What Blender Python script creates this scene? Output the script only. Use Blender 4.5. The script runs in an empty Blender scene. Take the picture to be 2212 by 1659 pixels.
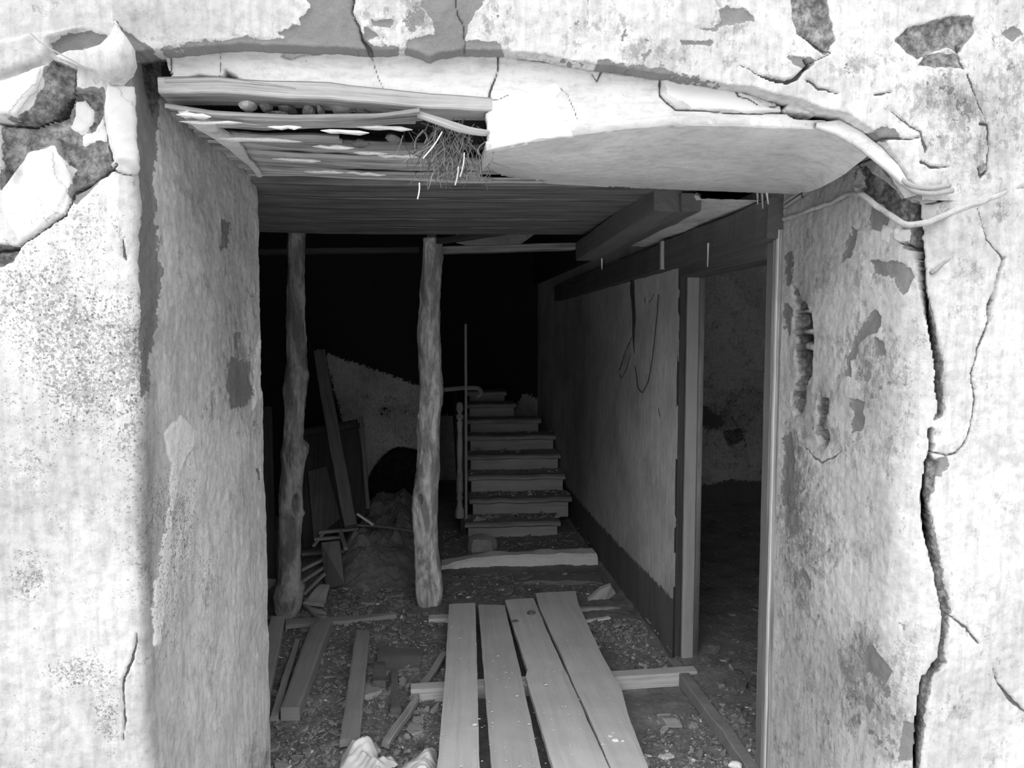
import bpy, math, random
import numpy as np
C = bpy.context.scene.collection
sc = bpy.context.scene
R = math.radians
# ------------------------------------------------------------------ camera, sky, exposure
FPX, YAW, PITCH, CAMZ = 1600.0, R(6.3), R(4.09), 1.6
cam = bpy.data.cameras.new('camera'); co = bpy.data.objects.new('camera', cam); C.objects.link(co)
co.location = (0, 0, CAMZ); co.rotation_euler = (R(90) - PITCH, 0, -YAW)
cam.sensor_width = 36; cam.lens = 36 * FPX / 2212; cam.clip_start = 0.02; cam.clip_end = 200
sc.camera = co
vs = sc.view_settings
sc.display_settings.display_device = 'sRGB'
vs.view_transform = 'Standard'; vs.look = 'None'; vs.gamma = 1; vs.use_curve_mapping = False
vs.exposure = 1.5
wd = bpy.data.worlds.new('overcast_sky'); sc.world = wd; wd.use_nodes = True
wt = wd.node_tree; wt.nodes.clear()
wo = wt.nodes.new('ShaderNodeOutputWorld'); wb = wt.nodes.new('ShaderNodeBackground')
tc = wt.nodes.new('ShaderNodeTexCoord'); sx = wt.nodes.new('ShaderNodeSeparateXYZ'); mr = wt.nodes.new('ShaderNodeMapRange')
wt.links.new(tc.outputs['Generated'], sx.inputs[0]); wt.links.new(sx.outputs['Z'], mr.inputs['Value'])
mr.interpolation_type = 'SMOOTHSTEP'
mr.inputs['From Min'].default_value = 0.02; mr.inputs['From Max'].default_value = 0.34
mr.inputs['To Min'].default_value = 0.12; mr.inputs['To Max'].default_value = 1.25
wb.inputs['Color'].default_value = (1, 1, 1, 1)
side = wt.nodes.new('ShaderNodeMath'); side.operation = 'MULTIPLY_ADD'; side.inputs[1].default_value = -.45; side.inputs[2].default_value = 1.0   # the left of the sky is brighter
wt.links.new(sx.outputs['X'], side.inputs[0]); mu = wt.nodes.new('ShaderNodeMath'); mu.operation = 'MULTIPLY'
wt.links.new(mr.outputs[0], mu.inputs[0]); wt.links.new(side.outputs[0], mu.inputs[1]); wt.links.new(mu.outputs[0], wb.inputs['Strength']); wt.links.new(wb.outputs[0], wo.inputs[0])

F_ = np.array([math.sin(YAW) * math.cos(PITCH), math.cos(YAW) * math.cos(PITCH), -math.sin(PITCH)])
R_ = np.array([math.cos(YAW), -math.sin(YAW), 0.0]); U_ = np.cross(R_, F_)
CP = np.array([0, 0, CAMZ])
def ray(x, y): return F_ + R_ * (x - 1106) / FPX - U_ * (y - 829.5) / FPX
def W(x, y, Y): r = ray(x, y); return CP + r * (Y / r[1])          # point of the plane Y
def WX(x, y, X): r = ray(x, y); return CP + r * (X / r[0])         # point of the plane X
def WZ(x, y, Z=0.0): r = ray(x, y); return CP + r * ((Z - CAMZ) / r[2])   # point at height Z
def proj(P):
    D = P - CP; w = D @ F_; w = np.where(np.abs(w) < 1e-4, 1e-4, w)
    return np.stack([1106 + FPX * (D @ R_) / w, 829.5 - FPX * (D @ U_) / w], 1)
# ------------------------------------------------------------------ noise and shapes
def _h(ix, iy, iz, s):
    n = (ix.astype(np.uint32) * np.uint32(374761393) + iy.astype(np.uint32) * np.uint32(668265263)
         + iz.astype(np.uint32) * np.uint32(2246822519) + np.uint32(s * 3266489917 & 0xffffffff))
    n = (n ^ (n >> np.uint32(13))) * np.uint32(1274126177)
    n = (n ^ (n >> np.uint32(16))) * np.uint32(2654435761)
    return ((n ^ (n >> np.uint32(15))) & np.uint32(0xffffff)).astype(np.float64) / 0xffffff
def vnoise(P, s=0):
    f = np.floor(P); i = f.astype(np.int64); t = P - f; t = t * t * (3 - 2 * t); o = 0
    for a in (0, 1):
        for b in (0, 1):
            for c in (0, 1):
                w = (t[:, 0] if a else 1 - t[:, 0]) * (t[:, 1] if b else 1 - t[:, 1]) * (t[:, 2] if c else 1 - t[:, 2])
                o = o + w * _h(i[:, 0] + a, i[:, 1] + b, i[:, 2] + c, s)
    return o
def fbm(P, scale, octv=4, s=0):
    o = 0; a = 1; t = 0
    for k in range(octv):
        o = o + a * vnoise(P * scale * 2 ** k + 17.3 * k + 100, s + k); t += a; a *= .5
    return o / t - .5                                                # about -.5 .. .5
def sdpoly(p, poly):                                                 # >0 inside, in the units of p
    poly = np.array(poly, float); out = np.full(len(p), -60.0)
    lo = poly.min(0) - 45; hi = poly.max(0) + 45
    m = (p[:, 0] > lo[0]) & (p[:, 0] < hi[0]) & (p[:, 1] > lo[1]) & (p[:, 1] < hi[1])
    q = p[m]
    if not len(q): return out
    d = np.full(len(q), 1e9); ins = np.zeros(len(q), bool)
    for i in range(len(poly)):
        a = poly[i]; b = poly[(i + 1) % len(poly)]; e = b - a; w = q - a
        t = np.clip((w @ e) / max(e @ e, 1e-9), 0, 1)
        d = np.minimum(d, ((w - t[:, None] * e) ** 2).sum(1))
        c = (a[1] > q[:, 1]) != (b[1] > q[:, 1])
        if abs(b[1] - a[1]) > 1e-9:
            ins ^= c & (q[:, 0] < (b[0] - a[0]) * (q[:, 1] - a[1]) / (b[1] - a[1]) + a[0])
    out[m] = np.where(ins, np.sqrt(d), -np.sqrt(d)); return out
def sdline(p, pts):                                                  # half width minus distance
    pts = np.array(pts, float); out = np.full(len(p), -60.0)
    lo = pts[:, :2].min(0) - 50; hi = pts[:, :2].max(0) + 50
    m = (p[:, 0] > lo[0]) & (p[:, 0] < hi[0]) & (p[:, 1] > lo[1]) & (p[:, 1] < hi[1])
    q = p[m]
    if not len(q): return out
    d = np.full(len(q), -1e9)
    for a, b in zip(pts[:-1], pts[1:]):
        e = (b - a)[:2]; w = q - a[:2]; t = np.clip((w @ e) / max(e @ e, 1e-9), 0, 1)
        d = np.maximum(d, (a[2] + t * (b[2] - a[2])) / 2 - np.sqrt(((w - t[:, None] * e) ** 2).sum(1)))
    out[m] = d; return out
def blobs(p, L):
    o = np.zeros(len(p))
    for cx, cy, rx, ry, v in L:
        o += v * np.exp(-(((p[:, 0] - cx) / rx) ** 2 + ((p[:, 1] - cy) / ry) ** 2))
    return o
def sstep(a, b, x):
    t = np.clip((x - a) / (b - a), 0, 1); return t * t * (3 - 2 * t)
# ------------------------------------------------------------------ object helpers
ATT = ('tone', 'wear', 'peel', 'deep', 'white', 'speck', 'crack')
NEUT = dict(tone=0, wear=-.05, peel=-60, deep=-60, white=-60, speck=-.2, crack=-60)
def tag(o, label=None, cat=None, group=None, kind=None):
    if label: o['label'] = label
    if cat: o['category'] = cat
    if group: o['group'] = group
    if kind: o['kind'] = kind
    return o
def mesh_obj(name, V, Fc, mat=None, parent=None, uv=None, attrs=None, smooth=False, origin=None):
    V = np.asarray(V, float)
    if origin is None:
        origin = np.array([V[:, 0].mean(), V[:, 1].mean(), V[:, 2].min()]) if parent is None else np.array(parent.location)
    me = bpy.data.meshes.new(name)
    if isinstance(Fc, np.ndarray):
        nf = len(Fc); me.vertices.add(len(V)); me.vertices.foreach_set('co', (V - origin).ravel())
        me.loops.add(nf * 4); me.loops.foreach_set('vertex_index', Fc.ravel().astype(np.int32))
        me.polygons.add(nf); me.polygons.foreach_set('loop_start', np.arange(0, nf * 4, 4, dtype=np.int32))
        me.update(calc_edges=True)
    else:
        me.from_pydata((V - origin).tolist(), [], Fc); me.update()
    if uv is not None:
        l = me.uv_layers.new(name='UVMap'); idx = np.zeros(len(me.loops), np.int32)
        me.loops.foreach_get('vertex_index', idx); l.data.foreach_set('uv', np.asarray(uv, float)[idx].ravel())
    if attrs is None and mat is not None and mat.get('worn'): attrs = {k: np.full(len(V), v) for k, v in NEUT.items()}
    for k, a in (attrs or {}).items():
        at = me.attributes.new(k, 'FLOAT', 'POINT'); at.data.foreach_set('value', np.asarray(a, np.float32))
    if smooth: me.polygons.foreach_set('use_smooth', np.ones(len(me.polygons), bool))
    if mat: me.materials.append(mat)
    o = bpy.data.objects.new(name, me); C.objects.link(o)
    if parent is None: o.location = origin
    else: o.parent = parent
    return o
def empty(name, loc):
    o = bpy.data.objects.new(name, None); C.objects.link(o); o.location = loc; o.empty_display_size = .1; return o
class MB:                                                            # collects shapes into one mesh
    def __init__(s): s.v = []; s.f = []; s.uv = []
    def add(s, v, f, uv=None):
        n = len(s.v); s.v += [tuple(map(float, p)) for p in v]; s.f += [tuple(i + n for i in q) for q in f]
        s.uv += list(uv) if uv is not None else [(p[0] + p[2], p[1]) for p in v]; return s
    def box(s, a, b):
        x0, y0, z0 = a; x1, y1, z1 = b
        return s.add([(x0, y0, z0), (x1, y0, z0), (x1, y1, z0), (x0, y1, z0), (x0, y0, z1), (x1, y0, z1), (x1, y1, z1), (x0, y1, z1)],
                     [(0, 3, 2, 1), (4, 5, 6, 7), (0, 1, 5, 4), (1, 2, 6, 5), (2, 3, 7, 6), (3, 0, 4, 7)])
    def sweep(s, pts, w, h, side=None, rnd=.004, jit=0, seed=0, n=None):      # rectangular bar along a path
        pts = np.array(pts, float)
        L = np.r_[0, np.cumsum(np.linalg.norm(np.diff(pts, axis=0), axis=1))]
        n = n or max(3, int(L[-1] / .04)); t = np.linspace(0, L[-1], n)
        P = np.stack([np.interp(t, L, pts[:, i]) for i in range(3)], 1)
        wv = np.interp(t, L, w) if np.ndim(w) else np.full(n, w); hv = np.interp(t, L, h) if np.ndim(h) else np.full(n, h)
        T = np.gradient(P, axis=0); T /= np.linalg.norm(T, axis=1)[:, None] + 1e-9
        sd = np.array(side if side is not None else (1, 0, 0), float)
        S = sd - (T @ sd)[:, None] * T; S /= np.linalg.norm(S, axis=1)[:, None] + 1e-9
        U = np.cross(S, T); V = []; UV = []
        for k in range(n):
            a, b = wv[k] / 2, hv[k] / 2; r = min(rnd, a * .6, b * .6)
            sec = [(-a + r, -b), (a - r, -b), (a, -b + r), (a, b - r), (a - r, b), (-a + r, b), (-a, b - r), (-a, -b + r)]
            per = 0
            for j, (x, y) in enumerate(sec):
                V.append(P[k] + S[k] * x + U[k] * y); UV.append((t[k], per)); per += math.hypot(sec[(j + 1) % 8][0] - x, sec[(j + 1) % 8][1] - y)
        V = np.array(V)
        if jit:
            V += jit * np.stack([fbm(V, 9, 3, seed), fbm(V, 9, 3, seed + 9), fbm(V, 9, 3, seed + 20)], 1) * 2
        Fs = [(k * 8 + j, k * 8 + (j + 1) % 8, (k + 1) * 8 + (j + 1) % 8, (k + 1) * 8 + j) for k in range(n - 1) for j in range(8)]
        Fs += [tuple(range(7, -1, -1)), tuple((n - 1) * 8 + j for j in range(8))]
        return s.add(V, Fs, UV)
    def tube(s, pts, r, n=8, seg=.02, jit=0, seed=0):
        pts = np.array(pts, float)
        L = np.r_[0, np.cumsum(np.linalg.norm(np.diff(pts, axis=0), axis=1))]
        m = max(3, int(L[-1] / seg)); t = np.linspace(0, L[-1], m)
        P = np.stack([np.interp(t, L, pts[:, i]) for i in range(3)], 1)
        for _ in range(2): P[1:-1] = (P[:-2] + 2 * P[1:-1] + P[2:]) / 4
        rv = np.interp(t, L, r) if np.ndim(r) else np.full(m, r)
        T = np.gradient(P, axis=0); T /= np.linalg.norm(T, axis=1)[:, None] + 1e-9
        A = np.cross(T, [.3, .2, .93]); A /= np.linalg.norm(A, axis=1)[:, None] + 1e-9; B = np.cross(T, A)
        V = []; UV = []
        for k in range(m):
            for j in range(n):
                q = 2 * math.pi * j / n; V.append(P[k] + rv[k] * (A[k] * math.cos(q) + B[k] * math.sin(q))); UV.append((t[k], rv[k] * q))
        V = np.array(V)
        if jit: V += jit * np.stack([fbm(V, 30, 3, seed), fbm(V, 30, 3, seed + 9), fbm(V, 30, 3, seed + 20)], 1) * 2
        Fs = [(k * n + j, k * n + (j + 1) % n, (k + 1) * n + (j + 1) % n, (k + 1) * n + j) for k in range(m - 1) for j in range(n)]
        Fs += [tuple(range(n - 1, -1, -1)), tuple((m - 1) * n + j for j in range(n))]
        return s.add(V, Fs, UV)
    def stone(s, c, r, seed, n=10):                                   # an angular lump
        u = np.linspace(0, math.pi, n); v = np.linspace(0, 2 * math.pi, n + 1)[:-1]
        D = np.array([(math.sin(a) * math.cos(b), math.sin(a) * math.sin(b), math.cos(a)) for a in u for b in v])
        rs = np.random.RandomState(seed); k = np.ones(len(D))
        for _ in range(11):
            d = rs.normal(size=3); d /= np.linalg.norm(d); h = rs.uniform(.62, .95); k = np.minimum(k, h / np.maximum(D @ d, 1e-3))
        V = D * k[:, None] * np.array(r) * (1 + .1 * fbm(D, 3, 2, seed)[:, None]) + np.array(c)
        m = len(v)
        return s.add(V, [(i * m + j, (i + 1) * m + j, (i + 1) * m + (j + 1) % m, i * m + (j + 1) % m) for i in range(n - 1) for j in range(m)])
    def build(s, name, mat=None, parent=None, smooth=False, origin=None):
        return mesh_obj(name, s.v, s.f, mat, parent, s.uv, smooth=smooth, origin=origin)
# ------------------------------------------------------------------ materials
def newmat(name, rough=.9):
    m = bpy.data.materials.new(name); m.use_nodes = True; nt = m.node_tree; b = nt.nodes['Principled BSDF']
    b.inputs['Roughness'].default_value = rough; b.inputs['Specular IOR Level'].default_value = .2
    return m, nt, b
class N:
    def __init__(s, nt): s.nt = nt
    def n(s, t, **kw):
        x = s.nt.nodes.new(t)
        for k, v in kw.items(): setattr(x, k, v)
        return x
    def put(s, sock, v):
        if hasattr(v, 'is_linked') or isinstance(v, bpy.types.NodeSocket): s.nt.links.new(v, sock)
        else: sock.default_value = v
    def math(s, op, a, b=0.0, c=None, clamp=False):
        x = s.n('ShaderNodeMath', operation=op, use_clamp=clamp); s.put(x.inputs[0], a); s.put(x.inputs[1], b)
        if c is not None: s.put(x.inputs[2], c)
        return x.outputs[0]
    def noise(s, vec, scale, detail=5, rough=.55, dist=0, sc3=None):
        if sc3:
            m = s.n('ShaderNodeMapping'); s.put(m.inputs['Vector'], vec); m.inputs['Scale'].default_value = sc3; vec = m.outputs[0]
        x = s.n('ShaderNodeTexNoise'); s.put(x.inputs['Vector'], vec); x.inputs['Scale'].default_value = scale
        x.inputs['Detail'].default_value = detail; x.inputs['Roughness'].default_value = rough; x.inputs['Distortion'].default_value = dist
        return x.outputs['Fac']
    def ss(s, v, a, b, c=0.0, d=1.0):
        x = s.n('ShaderNodeMapRange', interpolation_type='SMOOTHSTEP'); s.put(x.inputs[0], v)
        for i, q in enumerate((a, b, c, d)): s.put(x.inputs[i + 1], q)
        return x.outputs[0]
    def mix(s, f, a, b):
        x = s.n('ShaderNodeMix', data_type='FLOAT'); s.put(x.inputs[0], f); s.put(x.inputs[2], a); s.put(x.inputs[3], b); return x.outputs[0]
    def attr(s, name): return s.n('ShaderNodeAttribute', attribute_name=name).outputs['Fac']
    def gray(s, b, v):
        x = s.n('ShaderNodeCombineColor')
        for i in range(3): s.put(x.inputs[i], v)
        s.nt.links.new(x.outputs[0], b.inputs['Base Color'])
    def bump(s, b, h, dist, strength=1.0):
        x = s.n('ShaderNodeBump'); x.inputs['Strength'].default_value = strength; x.inputs['Distance'].default_value = dist
        s.put(x.inputs['Height'], h); s.nt.links.new(x.outputs[0], b.inputs['Normal'])
def plaster(name, base=.8, under=.22, deep=.16, fleck=(1, 1, 1), grain=1.0, mott=.14, streak=.1, flk=0.0):
    m, nt, b = newmat(name, .95); q = N(nt); m['worn'] = 1
    P = q.n('ShaderNodeNewGeometry').outputs['Position']
    nA = q.noise(P, 9, 8, .62, sc3=fleck); nB = q.noise(P, 34, 9, .66, sc3=fleck); nC = q.noise(P, 190, 4, .6); nD = q.noise(P, 2.6, 4, .5)
    tone = q.math('ADD', 1.0, q.attr('tone'))
    v = q.math('ADD', base - mott * .75, q.math('MULTIPLY', nA, mott * 1.5)); v = q.math('MULTIPLY', v, tone)
    nS = q.noise(P, 1.0, 6, .65, .3, sc3=(55, 55, 7)); nE = q.noise(P, 70, 6, .7)
    v = q.math('MULTIPLY', v, q.ss(nB, .3, .58, .82, 1.03)); v = q.math('MULTIPLY', v, q.ss(nS, .32, .62, 1 - streak, 1 + streak * .5))
    v = q.math('MULTIPLY', v, q.ss(nD, .32, .62, .82, 1.05)); v = q.math('MULTIPLY', v, q.ss(nE, .3, .5, .88, 1.02))
    worn = q.ss(q.math('ADD', q.math('ADD', q.math('MULTIPLY', nB, .75), q.math('MULTIPLY', nA, .55)), q.attr('wear')), .80, .83)
    half = q.ss(q.math('ADD', q.math('ADD', q.math('MULTIPLY', nA, .9), q.math('MULTIPLY', nC, .2)), q.math('MULTIPLY', q.attr('wear'), .8)), .60, .64)
    v = q.math('MULTIPLY', v, q.mix(half, 1.0, .80))
    nF = q.noise(P, 58, 8, .72, sc3=(1, 1, .6)); fine = q.ss(q.math('ADD', q.math('ADD', q.math('MULTIPLY', nF, .8), q.math('MULTIPLY', nA, .3)), q.math('MULTIPLY', q.attr('wear'), .8)), .60 + flk, .64 + flk)
    v = q.math('MULTIPLY', v, q.mix(fine, 1.0, .70))
    pe = q.math('ADD', q.attr('peel'), q.math('MULTIPLY', q.math('SUBTRACT', nB, .5), 34.0))
    peel = q.ss(pe, -1.0, 1.0)
    pm = q.math('MAXIMUM', peel, worn)
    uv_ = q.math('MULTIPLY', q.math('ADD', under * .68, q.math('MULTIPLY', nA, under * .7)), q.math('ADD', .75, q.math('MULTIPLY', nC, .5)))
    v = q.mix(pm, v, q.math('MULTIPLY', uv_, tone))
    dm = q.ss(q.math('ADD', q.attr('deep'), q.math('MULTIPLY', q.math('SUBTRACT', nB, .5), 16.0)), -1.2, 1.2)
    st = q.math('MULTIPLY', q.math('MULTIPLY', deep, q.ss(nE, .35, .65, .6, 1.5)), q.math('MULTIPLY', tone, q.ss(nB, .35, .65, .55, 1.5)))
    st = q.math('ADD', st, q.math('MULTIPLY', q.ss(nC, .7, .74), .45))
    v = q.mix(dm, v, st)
    wh = q.ss(q.math('ADD', q.attr('white'), q.math('MULTIPLY', q.math('SUBTRACT', nB, .5), 22.0)), -1.0, 1.0)
    v = q.mix(wh, v, q.math('MULTIPLY', base * 1.14, q.ss(nA, .2, .7, .88, 1.05)))
    # dark specks of lichen and pits
    vo = q.n('ShaderNodeTexVoronoi'); vo.inputs['Scale'].default_value = 165; q.put(vo.inputs['Vector'], P)
    n4 = q.noise(P, 150, 4, .75)
    sp = q.ss(q.math('ADD', q.math('ADD', n4, q.math('MULTIPLY', nA, .35)), q.attr('speck')), .72, .78)
    vo2 = q.n('ShaderNodeTexVoronoi'); vo2.inputs['Scale'].default_value = 62; q.put(vo2.inputs['Vector'], P)
    dots = q.math('MULTIPLY', q.ss(vo2.outputs['Distance'], .2, .12), q.ss(q.attr('speck'), -.08, .03, 0, .8))
    v = q.mix(q.math('MULTIPLY', sp, .6), v, q.ss(nE, .4, .6, .04, .3)); v = q.mix(dots, v, .08)
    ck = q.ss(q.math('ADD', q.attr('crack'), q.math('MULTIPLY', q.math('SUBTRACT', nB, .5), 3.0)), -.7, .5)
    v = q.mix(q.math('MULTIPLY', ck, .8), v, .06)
    q.gray(b, q.math('MINIMUM', v, .93))
    h = q.math('ADD', q.math('MULTIPLY', nB, .5 * grain), q.math('MULTIPLY', nC, .22 * grain))
    h = q.math('ADD', h, q.math('MULTIPLY', nA, .6))
    h = q.math('SUBTRACT', h, q.math('MULTIPLY', pm, .25)); h = q.math('SUBTRACT', h, q.math('MULTIPLY', sp, .3))
    h = q.math('SUBTRACT', h, q.math('MULTIPLY', dm, .3)); h = q.math('SUBTRACT', h, q.math('MULTIPLY', ck, .5))
    q.bump(b, h, .006, .8)
    return m
def wood(name, col=.3, dark=.1, long=3.0, across=70.0, contrast=1.0, flecks=0.0, bumpd=.003):
    m, nt, b = newmat(name, .85); q = N(nt)
    uv = q.n('ShaderNodeTexCoord').outputs['UV']; oi = q.n('ShaderNodeObjectInfo').outputs['Random']
    ad = q.n('ShaderNodeVectorMath', operation='ADD'); q.put(ad.inputs[0], uv)
    cx = q.n('ShaderNodeCombineXYZ')
    for i, k in enumerate((13.0, 7.0, 29.0)): q.put(cx.inputs[i], q.math('MULTIPLY', oi, k))
    q.put(ad.inputs[1], cx.outputs[0]); uv = ad.outputs[0]
    g = q.noise(uv, 1.0, 9, .62, .35, sc3=(long, across, 1)); g2 = q.noise(uv, 1.0, 5, .6, .2, sc3=(long * 3.2, across * 3.5, 1))
    big = q.noise(uv, 5, 5, .6); sp = q.noise(uv, 160, 4, .6)
    v = q.math('ADD', col, q.math('MULTIPLY', q.math('SUBTRACT', big, .5), col * .9 * contrast))
    v = q.mix(q.math('MULTIPLY', q.ss(g, .42, .68), .75 * contrast), v, dark)
    v = q.mix(q.math('MULTIPLY', q.ss(g2, .6, .74), .6 * contrast), v, dark * .7)
    v = q.math('MULTIPLY', v, q.math('ADD', .8, q.math('MULTIPLY', oi, .4)))
    if flecks:
        v = q.mix(q.ss(sp, .735 - .03 * flecks, .76), v, .75); v = q.mix(q.math('MULTIPLY', q.ss(sp, .27, .22), .6), v, .07)
    q.gray(b, v)
    q.bump(b, q.math('SUBTRACT', q.math('MULTIPLY', sp, .1), q.math('ADD', g, q.math('MULTIPLY', g2, .5))), bumpd, .9)
    return m
def rubbly(name, col=.15, spread=.1, scale=60, light=.0, bumpd=.01):
    m, nt, b = newmat(name, .95); q = N(nt)
    P = q.n('ShaderNodeNewGeometry').outputs['Position']; oi = q.n('ShaderNodeObjectInfo').outputs['Random']
    a = q.noise(P, scale, 8, .65); c = q.noise(P, scale / 7, 5, .6); d = q.noise(P, scale * 4, 4, .6)
    v = q.math('ADD', col, q.math('MULTIPLY', q.math('ADD', q.math('SUBTRACT', a, .5), q.math('SUBTRACT', c, .5)), spread * 2))
    v = q.math('MULTIPLY', q.math('MAXIMUM', v, col * .25), q.math('ADD', .85, q.math('MULTIPLY', oi, .3)))
    if light: v = q.mix(q.ss(d, .70 - .05 * light, .74), v, .6)
    q.gray(b, v); q.bump(b, q.math('ADD', a, q.math('MULTIPLY', d, .4)), bumpd, .9)
    return m
def plain(name, v, rough=.8):
    m, nt, b = newmat(name, rough); b.inputs['Base Color'].default_value = (v, v, v, 1); return m
M = dict(
    facade=plaster('weathered_limewash', .47, .17, .14, mott=.14, streak=.13),
    casing=plaster('smooth_white_plaster', .55, .38, .3, fleck=(.6, 1, 2), grain=.2, mott=.03, streak=.02, flk=.3),
    inner=plaster('painted_plaster', .55, .13, .12, fleck=(1, 1, .3), grain=.35, mott=.12, flk=.12),
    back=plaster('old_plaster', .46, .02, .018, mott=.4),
    room=plaster('old_room_plaster', .9, .20, .2, mott=.4),
    graywood=wood('weathered_wood', .36, .12, 2.5, 60, 1, 0),
    lathwood=wood('lath_wood', .34, .05, 4, 110, .9, 0),
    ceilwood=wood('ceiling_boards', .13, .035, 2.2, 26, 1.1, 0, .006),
    plank=wood('dusty_plank', .52, .34, 1.6, 30, .5, 2.4, .0015),
    stripwood=wood('dusty_board', .36, .2, 2, 40, .5, .4, .0015),
    pine=wood('sawn_pine', .55, .28, 3, 90, .7, .2), oldpine=wood('old_pine', .36, .13, 2.2, 60, .9, .1, .005),
    midwood=wood('mid_wood', .17, .08, 2, 40, .6, .3), darkwood=wood('dark_wood', .07, .03, 2, 50, .8, 0),
    doorwood=wood('door_frame_wood', .33, .10, 1.4, 90, 1.1, 0),
    beamwood=wood('beam_wood', .10, .05, 1.5, 22, .6, 0, .003), dirt=rubbly('dirt_floor', .20, .13, 45, 1), grit=rubbly('grit', .34, .18, 30, 0),
    slab=rubbly('concrete_slab', .2, .05, 50, .6, .003), stone=rubbly('stone', .34, .12, 40, .5),
    brick=rubbly('dull_brick', .19, .07, 60, .1), darkstuff=rubbly('dark_backing', .04, .02, 40, .3),
    straw=plain('dry_straw', .16), mortar=rubbly('conduit_mortar', .36, .16, 60, .2, .006), cable=rubbly('painted_cable', .26, .06, 40, .1, .002), darkcord=plain('dark_cord', .03),
    white=rubbly('flaking_white_paint', .75, .12, 50, 0, .006), ground=rubbly('street_paving', .5, .04, 20, 0))
# ------------------------------------------------------------------ weathered wall surfaces
def grid_faces(nu, nv):
    i = np.arange(nu - 1)[:, None] * nv + np.arange(nv - 1)[None]; i = i.ravel()
    return np.stack([i, i + nv, i + nv + 1, i + 1], 1)
def surface(path, nrm, zs, feats, keep=None, rough=1.0, flip=False, pos=None):
    """A wall sheet: path (n,2) in plan, nrm (n,2) facing out, zs heights; returns verts, faces, attributes."""
    if pos is None:
        nu, nv = len(path), len(zs)
        P = np.zeros((nu, nv, 3)); P[..., 0] = path[:, None, 0]; P[..., 1] = path[:, None, 1]; P[..., 2] = zs[None]
        Nn = np.zeros((nu, nv, 3)); Nn[..., 0] = nrm[:, None, 0]; Nn[..., 1] = nrm[:, None, 1]
    else: P, Nn = pos; nu, nv = P.shape[:2]
    P = P.reshape(-1, 3).copy(); Nn = Nn.reshape(-1, 3)
    px = proj(P)
    wa = 7 * np.stack([fbm(P, 28, 3, 5), fbm(P, 28, 3, 15)], 1) + 5 * np.stack([fbm(P, 90, 2, 25), fbm(P, 90, 2, 35)], 1)
    q = px + wa * feats.get('warp', 1)
    A = {k: np.zeros(len(P)) for k in ATT}
    A['tone'] = blobs(px, feats.get('tone', [])); A['wear'] = blobs(px, feats.get('wear', [])) + feats.get('wear0', 0)
    A['speck'] = blobs(px, feats.get('speck', [])) + feats.get('speck0', -.15)
    d = rough * (.007 * fbm(P, 3.5, 3, 60) + .006 * fbm(P, 14, 4, 61) + .002 * fbm(P, 60, 3, 62)) * 2
    for k in ('peel', 'deep', 'white'): A[k] -= 60
    for pl in feats.get('peel', []): A['peel'] = np.maximum(A['peel'], sdpoly(q, pl))
    d += .003 * sstep(-2, 3, A['peel'])
    for pl, dep in feats.get('deep', []):
        s = sdpoly(q, pl); A['deep'] = np.maximum(A['deep'], s)
        d += dep * sstep(-3, 5, s) * (1 + .9 * fbm(P, 22, 3, 70))
    for pl in feats.get('white', []): A['white'] = np.maximum(A['white'], sdpoly(q, pl))
    d -= .004 * sstep(-2, 4, A['white'])
    for pl, dep in feats.get('raise', []): d -= dep * sstep(-3, 14, sdpoly(q, pl))
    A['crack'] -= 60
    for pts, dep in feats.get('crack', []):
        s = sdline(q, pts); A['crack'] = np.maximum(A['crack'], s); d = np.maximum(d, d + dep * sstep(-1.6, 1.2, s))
    P2 = P - Nn * d[:, None]
    F = grid_faces(nu, nv)
    if keep is not None:
        sd = np.asarray(keep(P, q), float); F = F[(sd[F] > 0).all(1)]
        cnt = np.bincount(F.ravel(), minlength=len(P)); S2 = sd.reshape(nu, nv); gu, gv = np.gradient(S2); G3 = P2.reshape(nu, nv, 3)
        Tu = np.gradient(G3, axis=0).reshape(-1, 3); Tv = np.gradient(G3, axis=1).reshape(-1, 3); gu, gv = gu.ravel(), gv.ravel()
        mv = (cnt > 0) & (cnt < 4) & (sd < 12); g2 = np.maximum(gu ** 2 + gv ** 2, 1e-6)
        a = np.clip(-sd * gu / g2, -1, 1) * mv; b = np.clip(-sd * gv / g2, -1, 1) * mv
        P2 = P2 + Tu * a[:, None] + Tv * b[:, None]
    if flip: F = F[:, ::-1]
    return P2, F, A
def rim(V, F, A, vec, near=None, edge=True):                                               # gives a sheet a thickness at its edges
    E = np.concatenate([F[:, [0, 1]], F[:, [1, 2]], F[:, [2, 3]], F[:, [3, 0]]]); key = np.sort(E, 1)
    kk = key[:, 0].astype(np.int64) * len(V) + key[:, 1]; u, idx, cnt = np.unique(kk, return_index=True, return_counts=True)
    B = E[idx[cnt == 1]]
    if near is not None: B = B[near(V)[B].all(1)]
    vs_ = np.unique(B); mp = np.full(len(V), -1); mp[vs_] = len(V) + np.arange(len(vs_))
    V2 = np.concatenate([V, V[vs_] + np.array(vec)]); F2 = np.concatenate([F, np.stack([B[:, 1], B[:, 0], mp[B[:, 0]], mp[B[:, 1]]], 1)])
    A2 = {k: np.concatenate([a, a[vs_]]) for k, a in A.items()}
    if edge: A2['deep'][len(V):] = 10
    return V2, F2, A2
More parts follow.
